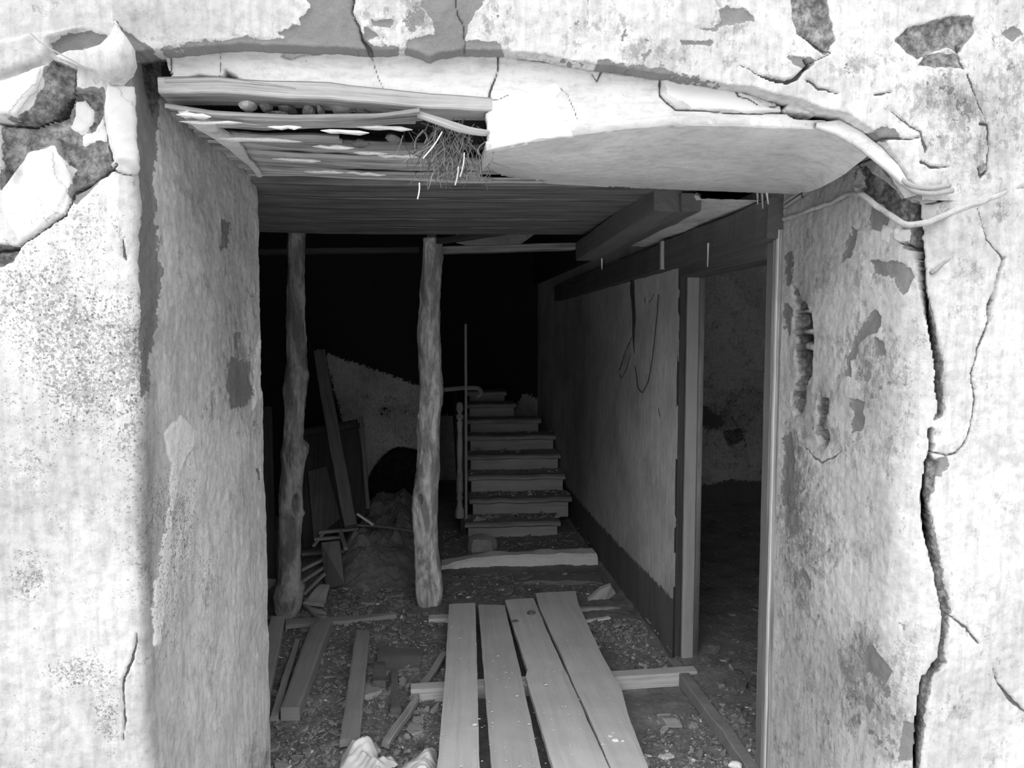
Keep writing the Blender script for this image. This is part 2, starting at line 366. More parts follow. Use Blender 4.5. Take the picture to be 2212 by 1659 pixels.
def joinm(L, weld=False):
    V = []; F = []; A = {k: [] for k in ATT}; n = 0
    for v, f, a in L:
        V.append(v); F.append(f + n); n += len(v)
        for k in ATT: A[k].append(a[k] if a else np.zeros(len(v)) + NEUT[k])
    V = np.concatenate(V); F = np.concatenate(F); A = {k: np.concatenate(a) for k, a in A.items()}
    if weld:
        _, ix, inv = np.unique(np.round(V / 3e-4).astype(np.int64), axis=0, return_index=True, return_inverse=True); F = ix[inv.ravel()][F]
        F = F[[len(set(f)) == 4 for f in F.tolist()]]
    u = np.unique(F); mp = np.zeros(len(V), int); mp[u] = np.arange(len(u))
    return V[u], mp[F], {k: a[u] for k, a in A.items()}
def boxm(*bs):
    m = MB()
    for a, b in bs: m.box(a, b)
    return np.array(m.v), np.array(m.f), None
def rng(*segs):                                                      # (from, to, step) pieces
    o = []
    for a, b, s in segs: o += list(np.linspace(a, b, max(2, int(round(abs(b - a) / s)) + 1))[:-1])
    return np.array(o + [segs[-1][1]])
ST = .0034
FY = 1.65
LIP = [(280, 118), (300, 111), (330, 105), (355, 109), (400, 104), (430, 99), (520, 95), (620, 99), (740, 102), (800, 107), (880, 105), (930, 120), (945, 112),
       (1000, 104), (1080, 107), (1180, 117), (1290, 138), (1360, 145), (1430, 158), (1500, 170), (1560, 181), (1620, 186), (1680, 203), (1730, 214),
       (1780, 234), (1830, 244), (1880, 275), (1915, 312), (1945, 352), (1965, 388), (1988, 425)]
FEAT_TOP = dict(
    peel=[[(655, -60), (770, -60), (762, 35), (785, 80), (800, 97), (860, 98), (860, 125), (300, 130), (340, 108), (430, 88), (540, 82), (620, 86), (600, 72), (645, 55), (650, 40), (672, 20)],
          [(900, -60), (1060, -60), (1045, 10), (1025, 25), (1012, 58), (1005, 85), (1085, 92), (1090, 125), (870, 125), (880, 86), (945, 72), (935, 42), (912, 15)],
          [(790, 62), (835, 76), (830, 86), (790, 82)], [(800, 40), (850, 42), (840, 56), (805, 52)],
          [(1605, 15), (1628, 32), (1630, 44), (1600, 50), (1548, 55), (1560, 45), (1550, 28), (1570, 16)],
          [(1500, 55), (1550, 60), (1545, 68), (1505, 62)], [(1180, 118), (1290, 140), (1290, 150), (1180, 130)],
          [(1290, 128), (1430, 148), (1560, 180), (1560, 190), (1290, 150)], [(1470, 84), (1540, 92), (1530, 97), (1475, 93)],
          [(1880, 285), (1922, 272), (1948, 297), (1905, 303)], [(2170, 70), (2195, 58), (2208, 76), (2190, 88)],
          [(115, 95), (150, 78), (195, 65), (235, 78), (215, 100), (180, 105), (120, 128)],
          [(245, 45), (310, 95), (330, 105), (295, 145), (270, 100)],
          [(1700, 118), (1760, 128), (1745, 150), (1715, 140)]],
    deep=[([(1712, -40), (1785, -40), (1800, 60), (1806, 85), (1785, 118), (1768, 105), (1725, 72), (1712, 40)], .015),
          ([(1935, 85), (1962, 60), (2000, 50), (2062, 29), (2106, 38), (2106, 72), (2085, 95), (2076, 120), (2050, 100), (2010, 115), (1985, 125), (1965, 112)], .012),
          ([(2000, 115), (2076, 118), (2080, 148), (1985, 142)], .002)],
    crack=[([(765, -40, 4), (762, 30, 4), (775, 55, 5), (785, 85, 4), (802, 107, 8)], .012), ([(980, -40, 2), (988, 25, 3), (1001, 60, 2), (1006, 105, 3)], .006),
           ([(1650, 166, 4), (1700, 177, 8), (1722, 168, 8), (1748, 140, 4), (1735, 126, 3)], .02), ([(1600, 140, 1.5), (1650, 168, 3)], .006),
           ([(1745, 172, 5), (1768, 189, 4), (1810, 201, 2)], .01), ([(1722, 70, 2), (1770, 92, 4), (1796, 115, 3), (1750, 135, 2)], .006),
           ([(2076, 95, 3), (2076, 130, 5), (2083, 146, 5)], .012), ([(2092, 160, 5), (2112, 215, 3), (2128, 262, 2)], .008),
           ([(2112, 268, 3), (2134, 270, 6), (2137, 320, 3), (2131, 366, 3), (2118, 382, 6), (2112, 362, 2)], .01),
           ([(1925, 240, 2), (1985, 285, 3), (2000, 320, 6), (1998, 330, 2)], .008), ([(1990, 350, 6), (2008, 362, 5), (2045, 363, 2)], .01),
           ([(85, -40, 2), (85, 12, 5), (130, 22, 2), (135, 32, 3)], .004), ([(1265, -40, 1.5), (1275, 30, 1.2), (1268, 60, 1.5)], .003),
           ([(1890, 205, 3), (1925, 198, 3)], .008), ([(1900, 300, 5), (1985, 299, 2)], .008)],
    tone=[(1100, 130, 500, 10, .05), (60, 20, 240, 90, -.22), (330, 45, 260, 60, -.20), (760, 40, 500, 60, -.08), (1250, 30, 200, 60, -.06), (1500, 120, 200, 40, -.06),
          (1750, 170, 100, 40, -.16), (2050, 215, 80, 45, -.36), (2150, 200, 60, 90, -.16), (2160, 300, 60, 60, -.18), (1900, 340, 60, 60, -.2), (2130, 330, 20, 50, -.15)],
    wear=[(740, 60, 130, 60, .06), (900, 40, 90, 50, .10), (1020, 30, 90, 50, .09), (1300, 50, 90, 45, .11), (1400, 110, 200, 30, .07), (1550, 50, 120, 40, .07), (1850, 150, 90, 45, .10), (2060, 210, 120, 70, .11), (2150, 150, 80, 120, .08), (2100, 320, 100, 60, .06)],
    wear0=-.04, speck0=-.17)
LIPKEEP = LIP + [(1990, 470), (2600, 520), (2600, -900), (-300, -900), (-300, 118)]
xs = rng((-.640, 1.245, ST), (1.245, 1.56, ST), (1.56, 2.4, .12)); ZF = np.arange(.55, 2.521, ST); ZU = rng((ZF[-1], 4.2, .12))[1:]; zseam = ZF[np.argmin(abs(ZF - W(2000, 432, FY)[2]))]; zsF = np.r_[ZF[ZF >= zseam - 1e-6], ZU]
top = surface(np.stack([xs, np.full(len(xs), FY)], 1), np.tile([0, -1.0], (len(xs), 1)), zsF, FEAT_TOP,
              keep=lambda P, q: np.where((P[:, 0] > 1.262) | (P[:, 2] > 2.45), 50.0, sdpoly(q, LIPKEEP)))
LIPM = np.array(LIP); top = rim(*top, (0, .07, 0), near=lambda V: (proj(V)[:, 0] < 1990) & (np.abs(np.interp(proj(V)[:, 0], LIPM[:, 0], LIPM[:, 1]) - proj(V)[:, 1]) < 22))
# left pier: front face, rounded corner, reveal
FEAT_LEFT = dict(
    peel=[[(215, 120), (330, 105), (345, 250), (330, 420), (345, 600), (330, 760), (300, 760), (305, 400), (285, 250)],
          [(160, 190), (225, 190), (240, 370), (160, 440), (120, 380), (100, 260)], [(0, 275), (110, 258), (120, 320), (60, 340), (0, 400)],
          [(300, 560), (320, 560), (322, 840), (305, 860)], [(500, 770), (540, 782), (548, 840), (535, 880), (500, 880), (492, 830)],
          [(508, 720), (520, 715), (516, 755), (508, 752)], [(478, 470), (500, 480), (492, 530), (474, 540)], [(88, 185), (112, 130), (165, 165), (140, 225), (60, 266), (20, 262)],
          [(115, 95), (150, 78), (195, 65), (235, 78), (215, 100), (180, 105), (120, 128)]],
    deep=[([(112, 128), (165, 150), (160, 180), (120, 250), (60, 268), (0, 266), (40, 258), (85, 200), (108, 160)], .012),
          ([(0, 268), (60, 270), (115, 258), (160, 195), (215, 200), (235, 370), (165, 420), (120, 300), (60, 330), (0, 410)], .02),
          ([(0, 528), (44, 532), (25, 565), (-60, 600), (-60, 520)], .03), ([(312, 112), (352, 108), (350, 200), (335, 250), (318, 180)], .02)],
    white=[[(60, 330), (115, 312), (150, 362), (152, 402), (120, 460), (45, 525), (5, 455), (5, 420), (45, 398)], [(150, 212), (172, 208), (192, 232), (193, 262), (162, 283), (140, 268), (150, 238)],
           [(240, 190), (280, 190), (298, 300), (300, 375), (285, 378), (248, 352), (226, 275), (226, 230)], [(0, 190), (105, 142), (95, 190), (70, 235), (40, 258), (0, 245)],
           [(165, 290), (195, 275), (215, 240), (222, 300), (200, 300), (170, 310)]],
    crack=[([(163, 150, 4), (155, 190, 5), (125, 240, 20), (115, 252, 8), (60, 268, 5), (0, 264, 4), (-60, 262, 4)], .04),
           ([(-60, 540, 8), (0, 538, 5), (44, 531, 3), (140, 462, 5), (160, 412, 5), (200, 390, 6), (238, 365, 8), (250, 352, 3)], .02),
           ([(238, 365, 3), (262, 372, 3), (290, 378, 3)], .01), ([(220, 225, 3), (228, 290, 3), (238, 345, 4)], .01),
           ([(289, 1370, 2), (289, 1400, 4), (284, 1430, 5), (265, 1475, 4), (262, 1490, 4), (268, 1560, 4), (264, 1600, 2)], .012),
           ([(262, 520, 3), (268, 555, 8), (272, 562, 2)], .01), ([(560, 1015, 8), (562, 1030, 10)], .01)],
    tone=[(318, 700, 24, 500, -.26), (320, 1300, 26, 400, -.30), (330, 1500, 22, 200, -.2), (312, 1200, 26, 220, -.14), (350, 1280, 30, 140, -.08), (430, 430, 120, 300, -.16), (470, 700, 100, 260, -.2), (520, 840, 40, 60, -.15),
          (480, 1130, 60, 120, -.06), (450, 1550, 90, 120, -.02), (60, 330, 120, 90, 0), (540, 1400, 40, 300, .06), (200, 1600, 250, 90, -.05), (90, 1400, 200, 200, -.05), (60, 30, 260, 90, -.2), (150, 1600, 300, 130, -.07)],
    wear=[(320, 600, 26, 260, .10), (320, 1200, 24, 300, .05), (520, 720, 60, 200, .05), (520, 820, 50, 100, .07), (430, 600, 90, 300, .02), (200, 250, 120, 100, .05), (560, 1640, 40, 50, .16), (450, 1250, 100, 300, .03)],
    speck=[(60, 620, 190, 130, .13), (190, 690, 130, 130, .10), (200, 820, 130, 130, .09), (90, 900, 190, 160, .09), (190, 460, 90, 70, .08), (170, 1450, 80, 60, .15), (60, 1240, 100, 80, .09), (150, 1200, 200, 500, .03),
           (280, 900, 30, 260, .10), (350, 1200, 60, 280, .12), (450, 1150, 90, 250, .10), (230, 1550, 30, 60, .16), (60, 1550, 80, 80, .08)],
    wear0=-.06, speck0=-.155,
    raise_=0)
FEAT_LEFT['white'].append([(392, 895), (425, 930), (420, 965), (400, 1000), (388, 1040), (378, 1100), (372, 1200), (362, 1290), (345, 1390), (333, 1400), (332, 1310), (345, 1230), (352, 1190), (362, 1110), (370, 1000), (352, 940)])
FEAT_LEFT['white'].append([(552, 770), (564, 720), (566, 850), (545, 890)])
FEAT_LEFT['raise'] = [([(-100, 100), (0, 88), (190, 56), (120, 95), (108, 135), (-100, 215)], .02), ([(-60, 190), (110, 140), (150, 160), (120, 245), (60, 262), (-60, 262)], .02),
                      ([(235, 150), (285, 150), (298, 375), (250, 352), (226, 240)], .02)]
cx0, cy0, rr = -.640, FY, .026
path = [(x, FY) for x in rng((-2.6, -1.02, .12), (-1.02, cx0, ST))[:-1]]; nr = [(0, -1.0)] * len(path)
for a in np.linspace(0, 84, 12):
    path.append((cx0 + rr * math.sin(R(a)), FY + rr - rr * math.cos(R(a)))); nr.append((math.sin(R(a)), -math.cos(R(a))))
p0 = path[-1]; p1 = (-.540, 2.46)
nrv = np.array([p1[1] - p0[1], -(p1[0] - p0[0])]); nrv /= np.linalg.norm(nrv)
for t in rng((0, 1, ST / .8))[1:]: path.append((p0[0] + (p1[0] - p0[0]) * t, p0[1] + (p1[1] - p0[1]) * t)); nr.append(tuple(nrv))
for t in np.linspace(0, 1, 6)[1:]: path.append((p1[0] - .25 * t, 2.46 + .001)); nr.append((0, 1))
path = np.array(path); nr = np.array(nr, float)
zsL = np.r_[rng((-.05, .55, .03))[:-1], ZF, ZU]
left = surface(path, nr, zsL, FEAT_LEFT, keep=lambda P, q: np.where((P[:, 1] < 1.66) & (P[:, 0] < -.6395) | (P[:, 2] < 2.34), 50.0, -50.0))
# right pier: reveal, rounded corner, front face
MAINCRACK = [[(1976, 445, 14), (1980, 500, 16), (1984, 560, 9), (1988, 600, 6), (2004, 680, 5), (2017, 730, 8), (2028, 790, 11), (2032, 850, 9), (2031, 890, 5), (2024, 905, 2)],
             [(2012, 930, 6), (2011, 980, 5), (2003, 1000, 5), (1994, 1075, 5), (2004, 1140, 15), (2014, 1200, 9), (2028, 1260, 6), (2040, 1330, 6), (2037, 1380, 5), (2030, 1420, 6), (2018, 1450, 8), (1995, 1463, 4), (1990, 1500, 6), (1984, 1560, 8), (1981, 1600, 6), (1978, 1700, 7)]]
FEAT_RIGHT = dict(
    peel=[[(1868, 700), (1885, 668), (1905, 682), (1903, 705), (1880, 722), (1852, 742), (1846, 778), (1836, 778), (1838, 812), (1828, 812), (1830, 770), (1845, 730)],
          [(1888, 730), (1905, 738), (1910, 770), (1890, 765)], [(1695, 650), (1712, 670), (1706, 710), (1695, 735)], [(1698, 545), (1710, 545), (1712, 610), (1702, 615)],
          [(1838, 860), (1862, 870), (1860, 930), (1840, 935)], [(1860, 1400), (1885, 1395), (1930, 1450), (1915, 1475), (1870, 1450)], [(1728, 1215), (1755, 1255), (1752, 1275), (1730, 1240)],
          [(1905, 440), (1925, 475), (1905, 500), (1880, 490), (1885, 450)], [(1820, 565), (1840, 490), (1852, 500), (1838, 550)], [(1880, 560), (1960, 570), (1975, 600), (1955, 640), (1935, 600), (1890, 590)],
          [(1950, 1560), (1985, 1560), (1975, 1640), (1940, 1650)], [(1690, 950), (1705, 930), (1715, 1010), (1700, 1090), (1690, 1090)], [(2000, 1000), (2045, 985), (2050, 1010), (2015, 1040)]],
    deep=[([(1712, 618), (1722, 625), (1728, 650), (1742, 660), (1748, 669), (1718, 669), (1716, 650)], .03), ([(1716, 677), (1751, 677), (1755, 712), (1714, 712)], .035), ([(1714, 722), (1754, 722), (1755, 742), (1718, 742)], .03),
          ([(1716, 757), (1754, 757), (1752, 800), (1742, 830), (1718, 832), (1720, 800)], .035), ([(1712, 845), (1738, 843), (1736, 870), (1725, 895), (1712, 898), (1709, 870)], .04),
          ([(1764, 865), (1770, 850), (1775, 862), (1788, 862), (1790, 890), (1775, 915), (1772, 925), (1785, 930), (1787, 950), (1778, 970), (1768, 960), (1762, 935), (1764, 900)], .035),
          ([(1858, 352), (1920, 400), (1975, 445), (1965, 490), (1935, 480), (1895, 440), (1850, 400), (1842, 370)], .02),
          ([(1980, 440), (1984, 470), (1996, 560), (2004, 640), (2024, 720), (2040, 790), (2044, 870), (2040, 900), (2030, 905), (2030, 780), (2010, 700), (1990, 620), (1976, 540)], .022),
          ([(2005, 975), (2030, 1000), (2020, 1050), (2004, 1090), (2022, 1160), (2036, 1230), (2056, 1320), (2050, 1345), (2040, 1420), (2042, 1430), (2015, 1470), (2004, 1520), (1992, 1600), (1985, 1700), (1972, 1700), (1990, 1470), (2025, 1420), (2036, 1330), (2010, 1190), (1996, 1120), (1994, 1080), (2002, 1000)], .02),
          ([(1936, 500), (1965, 480), (1985, 500), (1978, 540), (1950, 535)], .02)],
    white=[[(1930, 490), (1955, 500), (1950, 525), (1932, 515)], [(1905, 490), (1930, 495), (1925, 525), (1905, 520)], [(1846, 372), (1858, 380), (1862, 410), (1848, 412)]],
    crack=[([(x, y, w * 1.4) for x, y, w in l_], .10) for l_ in MAINCRACK] + [
           ([(2165, 560, 7), (2152, 620, 5), (2139, 660, 11), (2138, 690, 5)], .04), ([(2138, 690, 4), (2115, 750, 5), (2108, 775, 3), (2100, 805, 3), (2108, 860, 5), (2100, 920, 3), (2088, 955, 4), (2068, 980, 4), (2045, 985, 3), (2012, 975, 3)], .012),
           ([(2050, 1330, 3), (2082, 1352, 5), (2115, 1392, 3)], .008), ([(2145, 1445, 2), (2160, 1480, 3), (2187, 1515, 7), (2212, 1535, 3), (2300, 1580, 2)], .01),
           ([(1735, 965, 2), (1772, 1000, 3), (1820, 975, 2)], .004), ([(2110, 450, 2), (2130, 520, 2), (2165, 560, 4)], .006), ([(2000, 440, 3), (2040, 432, 4)], .006),
           ([(1940, 526, 3), (1965, 532, 4), (1985, 540, 4)], .02)],
    tone=[(1735, 750, 14, 140, -.75), (1776, 905, 10, 60, -.75), (1720, 1100, 60, 500, -.10), (1800, 900, 120, 400, -.04), (1800, 1500, 130, 170, -.2), (1930, 1560, 60, 90, -.14), (1760, 520, 80, 120, -.1), (1850, 420, 120, 60, -.18), (1930, 620, 60, 90, -.06),
          (2120, 1500, 90, 90, -.13), (2060, 1600, 80, 90, -.10), (2200, 1620, 30, 50, .12), (2160, 440, 60, 40, -.1), (2070, 520, 60, 50, -.04), (1705, 900, 16, 800, -.08), (1960, 400, 40, 60, -.15)],
    wear=[(1870, 780, 60, 110, .12), (1710, 1050, 28, 130, .13), (1750, 1120, 80, 140, .09), (1960, 900, 50, 180, .07), (1880, 1430, 70, 90, .12), (1890, 1560, 130, 120, .12), (1730, 1350, 60, 250, .08), (1820, 800, 140, 500, .02),
          (1880, 560, 100, 60, .08), (2080, 430, 130, 60, .05), (2100, 560, 100, 60, .03), (1760, 560, 60, 100, .03), (2080, 1500, 60, 60, .05), (1850, 950, 30, 60, .08)],
    speck=[(1900, 700, 160, 300, .03), (2100, 700, 100, 200, .03), (1750, 1250, 100, 200, .06)],
    wear0=-.05, speck0=-.15)
pr = [(1.15, y) for y in rng((2.34, 1.745, ST))]; nn = [(-1.0, 0)] * len(pr)
for a in np.linspace(0, 90, 40)[1:]:
    pr.append((1.245 - .095 * math.cos(R(a)), 1.745 - .095 * math.sin(R(a)))); nn.append((-math.cos(R(a)), -math.sin(R(a))))
for x in rng((1.245, 1.56, ST), (1.56, 2.4, .12))[1:]: pr.append((x, FY)); nn.append((0, -1.0))
zsR = np.r_[rng((-.05, .55, .03))[:-1], ZF[ZF < 2.2]]
right = surface(np.array(pr), np.array(nn, float), zsR, FEAT_RIGHT,
                keep=lambda P, q: np.where((P[:, 2] <= zseam + .002) | ((P[:, 0] < 1.2) & (P[:, 2] < 2.12)), 50.0, -50.0))
core = boxm(((-2.6, 1.76, -.05), (-.68, 2.455, 4.2)), ((-.72, 1.76, 2.42), (2.4, 2.46, 4.2)), ((1.30, 1.80, -.05), (2.4, 2.34, 2.42)), ((2.395, 1.65, -.05), (4.5, 2.34, .95)), ((2.395, 1.65, 1.35), (4.5, 2.46, 4.2)), ((2.395, 1.65, .9), (2.72, 2.34, 1.4)), ((3.32, 1.65, .9), (4.5, 2.34, 1.4)), ((1.24, 1.90, -.05), (1.30, 2.34, 2.42)))  # leaves an unseen window opening, added to light the side room
V, Fq, A = joinm([top, left, right, core], weld=True)
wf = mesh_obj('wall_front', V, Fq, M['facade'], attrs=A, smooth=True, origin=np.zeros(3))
tag(wf, 'cracked whitewashed rubble wall with peeling plaster around the opening', kind='structure')
# ------------------------------------------------------------------ the hall and the side room
def npb(*bs, name, mat, **k):
    m = MB()
    for a, b in bs: m.box(a, b)
    o = m.build(name, mat); return tag(o, k.get('label'), kind='structure')
XW = 1.15
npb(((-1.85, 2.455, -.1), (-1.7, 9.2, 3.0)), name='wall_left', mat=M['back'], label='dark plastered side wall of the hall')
# right wall, with its dark dado
FEAT_W = dict(peel=[[(1466, 1308), (1340, 1180), (1296, 1134), (1262, 1095), (1200, 1020), (1200, 1700), (1500, 1700), (1500, 1343)]],
              crack=[([(1338, 800, 2), (1350, 760, 2), (1368, 720, 2)], .002), ([(1420, 880, 2), (1424, 900, 2)], .002), ([(1392, 640, 2), (1392, 655, 2)], .002), ([(1400, 655, 2), (1412, 635, 2)], .002)],
              tone=[(1300, 900, 60, 300, -.22), (1245, 800, 40, 300, -.35), (1240, 1050, 30, 150, -.3), (1410, 1000, 40, 250, .08)], wear=[(1330, 1000, 60, 200, .02)],
              wear0=-.12, speck0=-.14, warp=.35)
ys = rng((3.34, 6.2, .012), (6.2, 9.1, .1))
rw = surface(np.stack([np.full(len(ys), XW), ys], 1), np.tile([-1.0, 0], (len(ys), 1)), rng((0, 1.95, .012), (1.95, 2.8, .05)), FEAT_W, rough=.4, flip=True)
V, Fq, A = joinm([rw, boxm(((XW + .02, 3.34, -.1), (XW + .12, 9.2, 2.85)), ((XW + .02, 2.34, 1.93), (XW + .12, 3.34, 2.85)))])
tag(mesh_obj('wall_right', V, Fq, M['inner'], attrs=A, smooth=True, origin=np.zeros(3)), 'smooth grey partition wall with a darker painted dado', kind='structure')
# back wall beside the stairs, with an arched recess
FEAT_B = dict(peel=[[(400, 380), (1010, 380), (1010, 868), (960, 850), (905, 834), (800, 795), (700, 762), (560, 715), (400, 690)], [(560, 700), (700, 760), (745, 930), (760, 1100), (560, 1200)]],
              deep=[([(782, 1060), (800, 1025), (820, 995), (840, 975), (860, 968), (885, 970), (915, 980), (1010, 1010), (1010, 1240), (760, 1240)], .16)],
              wear=[(840, 900, 90, 70, .08)], tone=[(830, 920, 120, 80, .1)], wear0=-.03, speck0=-.16, warp=.6)
xb = rng((-1.72, .02, .014))
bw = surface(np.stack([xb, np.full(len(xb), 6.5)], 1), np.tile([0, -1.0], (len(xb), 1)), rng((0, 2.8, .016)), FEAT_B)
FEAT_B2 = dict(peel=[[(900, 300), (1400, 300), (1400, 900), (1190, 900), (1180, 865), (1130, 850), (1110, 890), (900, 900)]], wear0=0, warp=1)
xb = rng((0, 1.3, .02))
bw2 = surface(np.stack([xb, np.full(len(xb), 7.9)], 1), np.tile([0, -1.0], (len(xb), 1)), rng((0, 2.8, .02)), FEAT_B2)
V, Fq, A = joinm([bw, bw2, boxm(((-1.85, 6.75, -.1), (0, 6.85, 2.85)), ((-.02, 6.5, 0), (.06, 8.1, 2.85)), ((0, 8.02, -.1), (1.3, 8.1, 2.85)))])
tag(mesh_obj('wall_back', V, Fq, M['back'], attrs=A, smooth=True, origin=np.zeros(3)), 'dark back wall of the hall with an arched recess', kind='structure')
# side room seen through the doorway
FEAT_R = dict(peel=[[(1480, 1052), (1540, 1045), (1580, 1036), (1650, 1042), (1700, 1050), (1700, 1160), (1480, 1160)], [(1500, 870), (1530, 880), (1560, 905), (1545, 930), (1510, 920)]],
              deep=[([(1560, 930), (1600, 925), (1610, 950), (1575, 965)], .004)], crack=[([(1607, 945, 3), (1612, 962, 2), (1602, 975, 2)], .01), ([(1580, 900, 3), (1590, 915, 2)], .01)],
              wear=[(1570, 900, 80, 60, .12)], tone=[(1560, 980, 60, 50, .15)], speck0=-.15, wear0=0)
xb = rng((1.27, 4.4, .016))
sr = surface(np.stack([xb, np.full(len(xb), 6.3)], 1), np.tile([0, -1.0], (len(xb), 1)), rng((0, 2.5, .016)), FEAT_R, rough=1.6)
V, Fq, A = joinm([sr, boxm(((1.2, 6.36, -.1), (4.5, 6.5, 2.6)), ((4.4, 2.3, -.1), (4.5, 6.5, 2.6)), ((1.27, 2.30, -.1), (2.72, 2.36, 2.6)), ((2.7, 2.30, -.1), (4.5, 2.36, .95)), ((2.7, 2.30, 1.35), (4.5, 2.36, 2.6)), ((3.32, 2.30, .9), (4.5, 2.36, 1.4)), ((1.2, 2.3, 2.5), (4.5, 6.5, 2.6)))])  # same added opening, out of view, kept clear for daylight on the back wall
tag(mesh_obj('wall_room', V, Fq, M['room'], attrs=A, smooth=True, origin=np.zeros(3)), 'blotchy rough wall of the dark side room', kind='structure')
# floor
def floor_z(P):
    return .03 * fbm(P, 2.2, 3, 3) + .02 * fbm(P, 9, 4, 4) + .010 * fbm(P, 40, 2, 6)
fx = rng((-1.8, 1.16, .012), (1.16, 4.45, .03)); fy = rng((2.2, 4.6, .012), (4.6, 9.1, .03))
G = np.zeros((len(fx), len(fy), 3)); G[..., 0] = fx[:, None]; G[..., 1] = fy[None]; G = G.reshape(-1, 3)
G[:, 2] = floor_z(G) + .05 * (G[:, 0] > 1.15)
tag(mesh_obj('floor', G, grid_faces(len(fx), len(fy))[:, ::1], M['dirt'], smooth=True, origin=np.zeros(3)), 'bare dirt and concrete floor strewn with rubble', kind='structure')
npb(((-30, -30, -.2), (30, 2.2, -.012)), name='pavement', mat=M['ground'], label='pale pavement in front of the wall')
npb(((-2, 2.2, -.3), (4.5, 9.2, -.06)), name='trim_1', mat=M['slab'], label='ground slab under the hall')
# ceiling: board soffit, dark upper floor behind it
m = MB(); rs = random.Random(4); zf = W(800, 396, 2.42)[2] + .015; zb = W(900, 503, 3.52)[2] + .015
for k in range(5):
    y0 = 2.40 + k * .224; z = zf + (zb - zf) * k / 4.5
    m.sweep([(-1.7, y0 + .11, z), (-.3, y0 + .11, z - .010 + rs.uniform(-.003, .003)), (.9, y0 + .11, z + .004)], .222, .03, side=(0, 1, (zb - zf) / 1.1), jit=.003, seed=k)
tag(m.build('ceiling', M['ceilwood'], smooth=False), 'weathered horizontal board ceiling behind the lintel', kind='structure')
npb(((-1.85, 2.3, 2.78), (1.3, 8.2, 2.9)), ((-1.85, 2.44, 2.14), (1.3, 2.5, 2.9)), ((1.1, 2.4, 2.1), (1.3, 8, 2.9)), name='trim_2', mat=M['darkstuff'], label='dark underside of the floor above')  # evenly dark boxes enclosing the space above the boards
def single(name, mb, mat, label, cat, group=None, smooth=False, kind=None):
    return tag(mb.build(name, mat, smooth=smooth), label, cat, group, kind)
# joists beyond the collapsed ceiling
single('ceiling_joist', MB().sweep([W(955, 541, 4.45), W(1240, 533, 4.45)], .1, .04, side=(0, 1, 0), jit=.004), M['graywood'], 'thin pale joist crossing the dark gap behind the board ceiling', 'joist')
single('ceiling_joist', MB().sweep([W(560, 545, 4.9), W(905, 540, 4.9)], .1, .035, side=(0, 1, 0), jit=.004, seed=4), M['darkwood'], 'dark joist crossing behind the knotty log post', 'joist')
single('ceiling_joist', MB().sweep([W(950, 521, 4.1), W(1090, 500, 3.7)], .05, .03, side=(0, 1, 0), jit=.002, seed=5), M['darkwood'], 'short dark slat slanting in the gap above the pale joist', 'joist')
single('plaster_fragment', MB().sweep([W(985, 514, 4.7), W(1040, 517, 4.7), W(1120, 510, 4.7), W(1155, 503, 4.7)], [.06, .1, .1, .02], .03, side=(0, 0, 1), jit=.01, seed=8), M['casing'], 'pale plaster scrap caught in the gap above the pale joist', 'plaster')
# boxed beam and plaster strip running back above the doorway
t = empty('boxed_beam', (.78, 2.46, 2.0)); tag(t, 'square boarded beam running back from the lintel above the doorway', 'beam')
MB().sweep([(.80, 2.46, 2.045), (.775, 3.0, 2.015), (.765, 3.62, 1.99)], .10, .09, side=(1, 0, 0), jit=.004, seed=2).build('beam_body', M['beamwood'], t)
MB().sweep([(.875, 2.44, 2.03), (.86, 3.62, 1.998)], .07, .06, side=(1, 0, 0), jit=.006, seed=3).build('side_board', M['beamwood'], t)
xs_ = rng((.88, 1.16, .012)); ysn = rng((2.40, 3.95, .012)); G = np.zeros((len(xs_), len(ysn), 3)); G[..., 0] = xs_[:, None]; G[..., 1] = ysn[None]; G[..., 2] = 2.035
pos = (G, np.tile(np.array([0, 0, -1.0]), (len(xs_), len(ysn), 1)))
sp_ = surface(None, None, None, dict(crack=[([(1455, 445, 4), (1490, 435, 6), (1530, 412, 8)], .02), ([(1400, 485, 3), (1350, 510, 3), (1300, 540, 2)], .006)], tone=[(1300, 540, 80, 40, -.3)], wear0=-.02), pos=pos,
              keep=lambda P, q: (3.75 + .3 * fbm(P, 6, 3, 9) - P[:, 1]) * 300)
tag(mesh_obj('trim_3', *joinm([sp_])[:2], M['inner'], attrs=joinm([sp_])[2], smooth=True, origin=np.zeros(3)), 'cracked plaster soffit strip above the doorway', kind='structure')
t = empty('wall_plate', (1.1, 3, 1.9)); tag(t, 'dark timber beam on top of the partition above the doorway', 'beam')
MB().sweep([(1.13, 2.34, 1.965), (1.13, 3.5, 1.955), (1.13, 6.5, 1.93)], .07, .13, jit=.006, seed=6).build('beam_body', M['beamwood'], t)
for k, y in enumerate((3.42,)): MB().sweep([(1.09, y, 2.02), (1.09, y, 1.89)], .03, .02, side=(0, 1, 0), jit=.003, seed=k).build('nailed_cleat', M['stripwood'], t)
# small hanging scraps of lath and plaster
for k, (x, y, l, lab) in enumerate([(1530, 525, 52, 'pale splinter hanging below the wall beam over the doorway'), (1300, 558, 24, 'short splinter dangling from the end of the boxed beam'),
                                    (1636, 415, 26, 'broken lath end at the back corner of the smooth plaster soffit, nearest the boxed beam'), (1646, 415, 36, 'broken lath end hanging lowest at the back corner of the smooth plaster soffit'), (1656, 415, 26, 'broken lath end at the back corner of the smooth plaster soffit, nearest the cables')]):
    a = WX(x, y, 1.088) if k != 1 else W(x, y, 3.6); b = a + np.array([.002 * k, .003, -l * a[1] / 1600])
    single('wood_splinter', MB().sweep([a, b], [.008, .004], .003, seed=k), M['pine'], lab, 'splinter', 'splinters hanging around the doorway head')
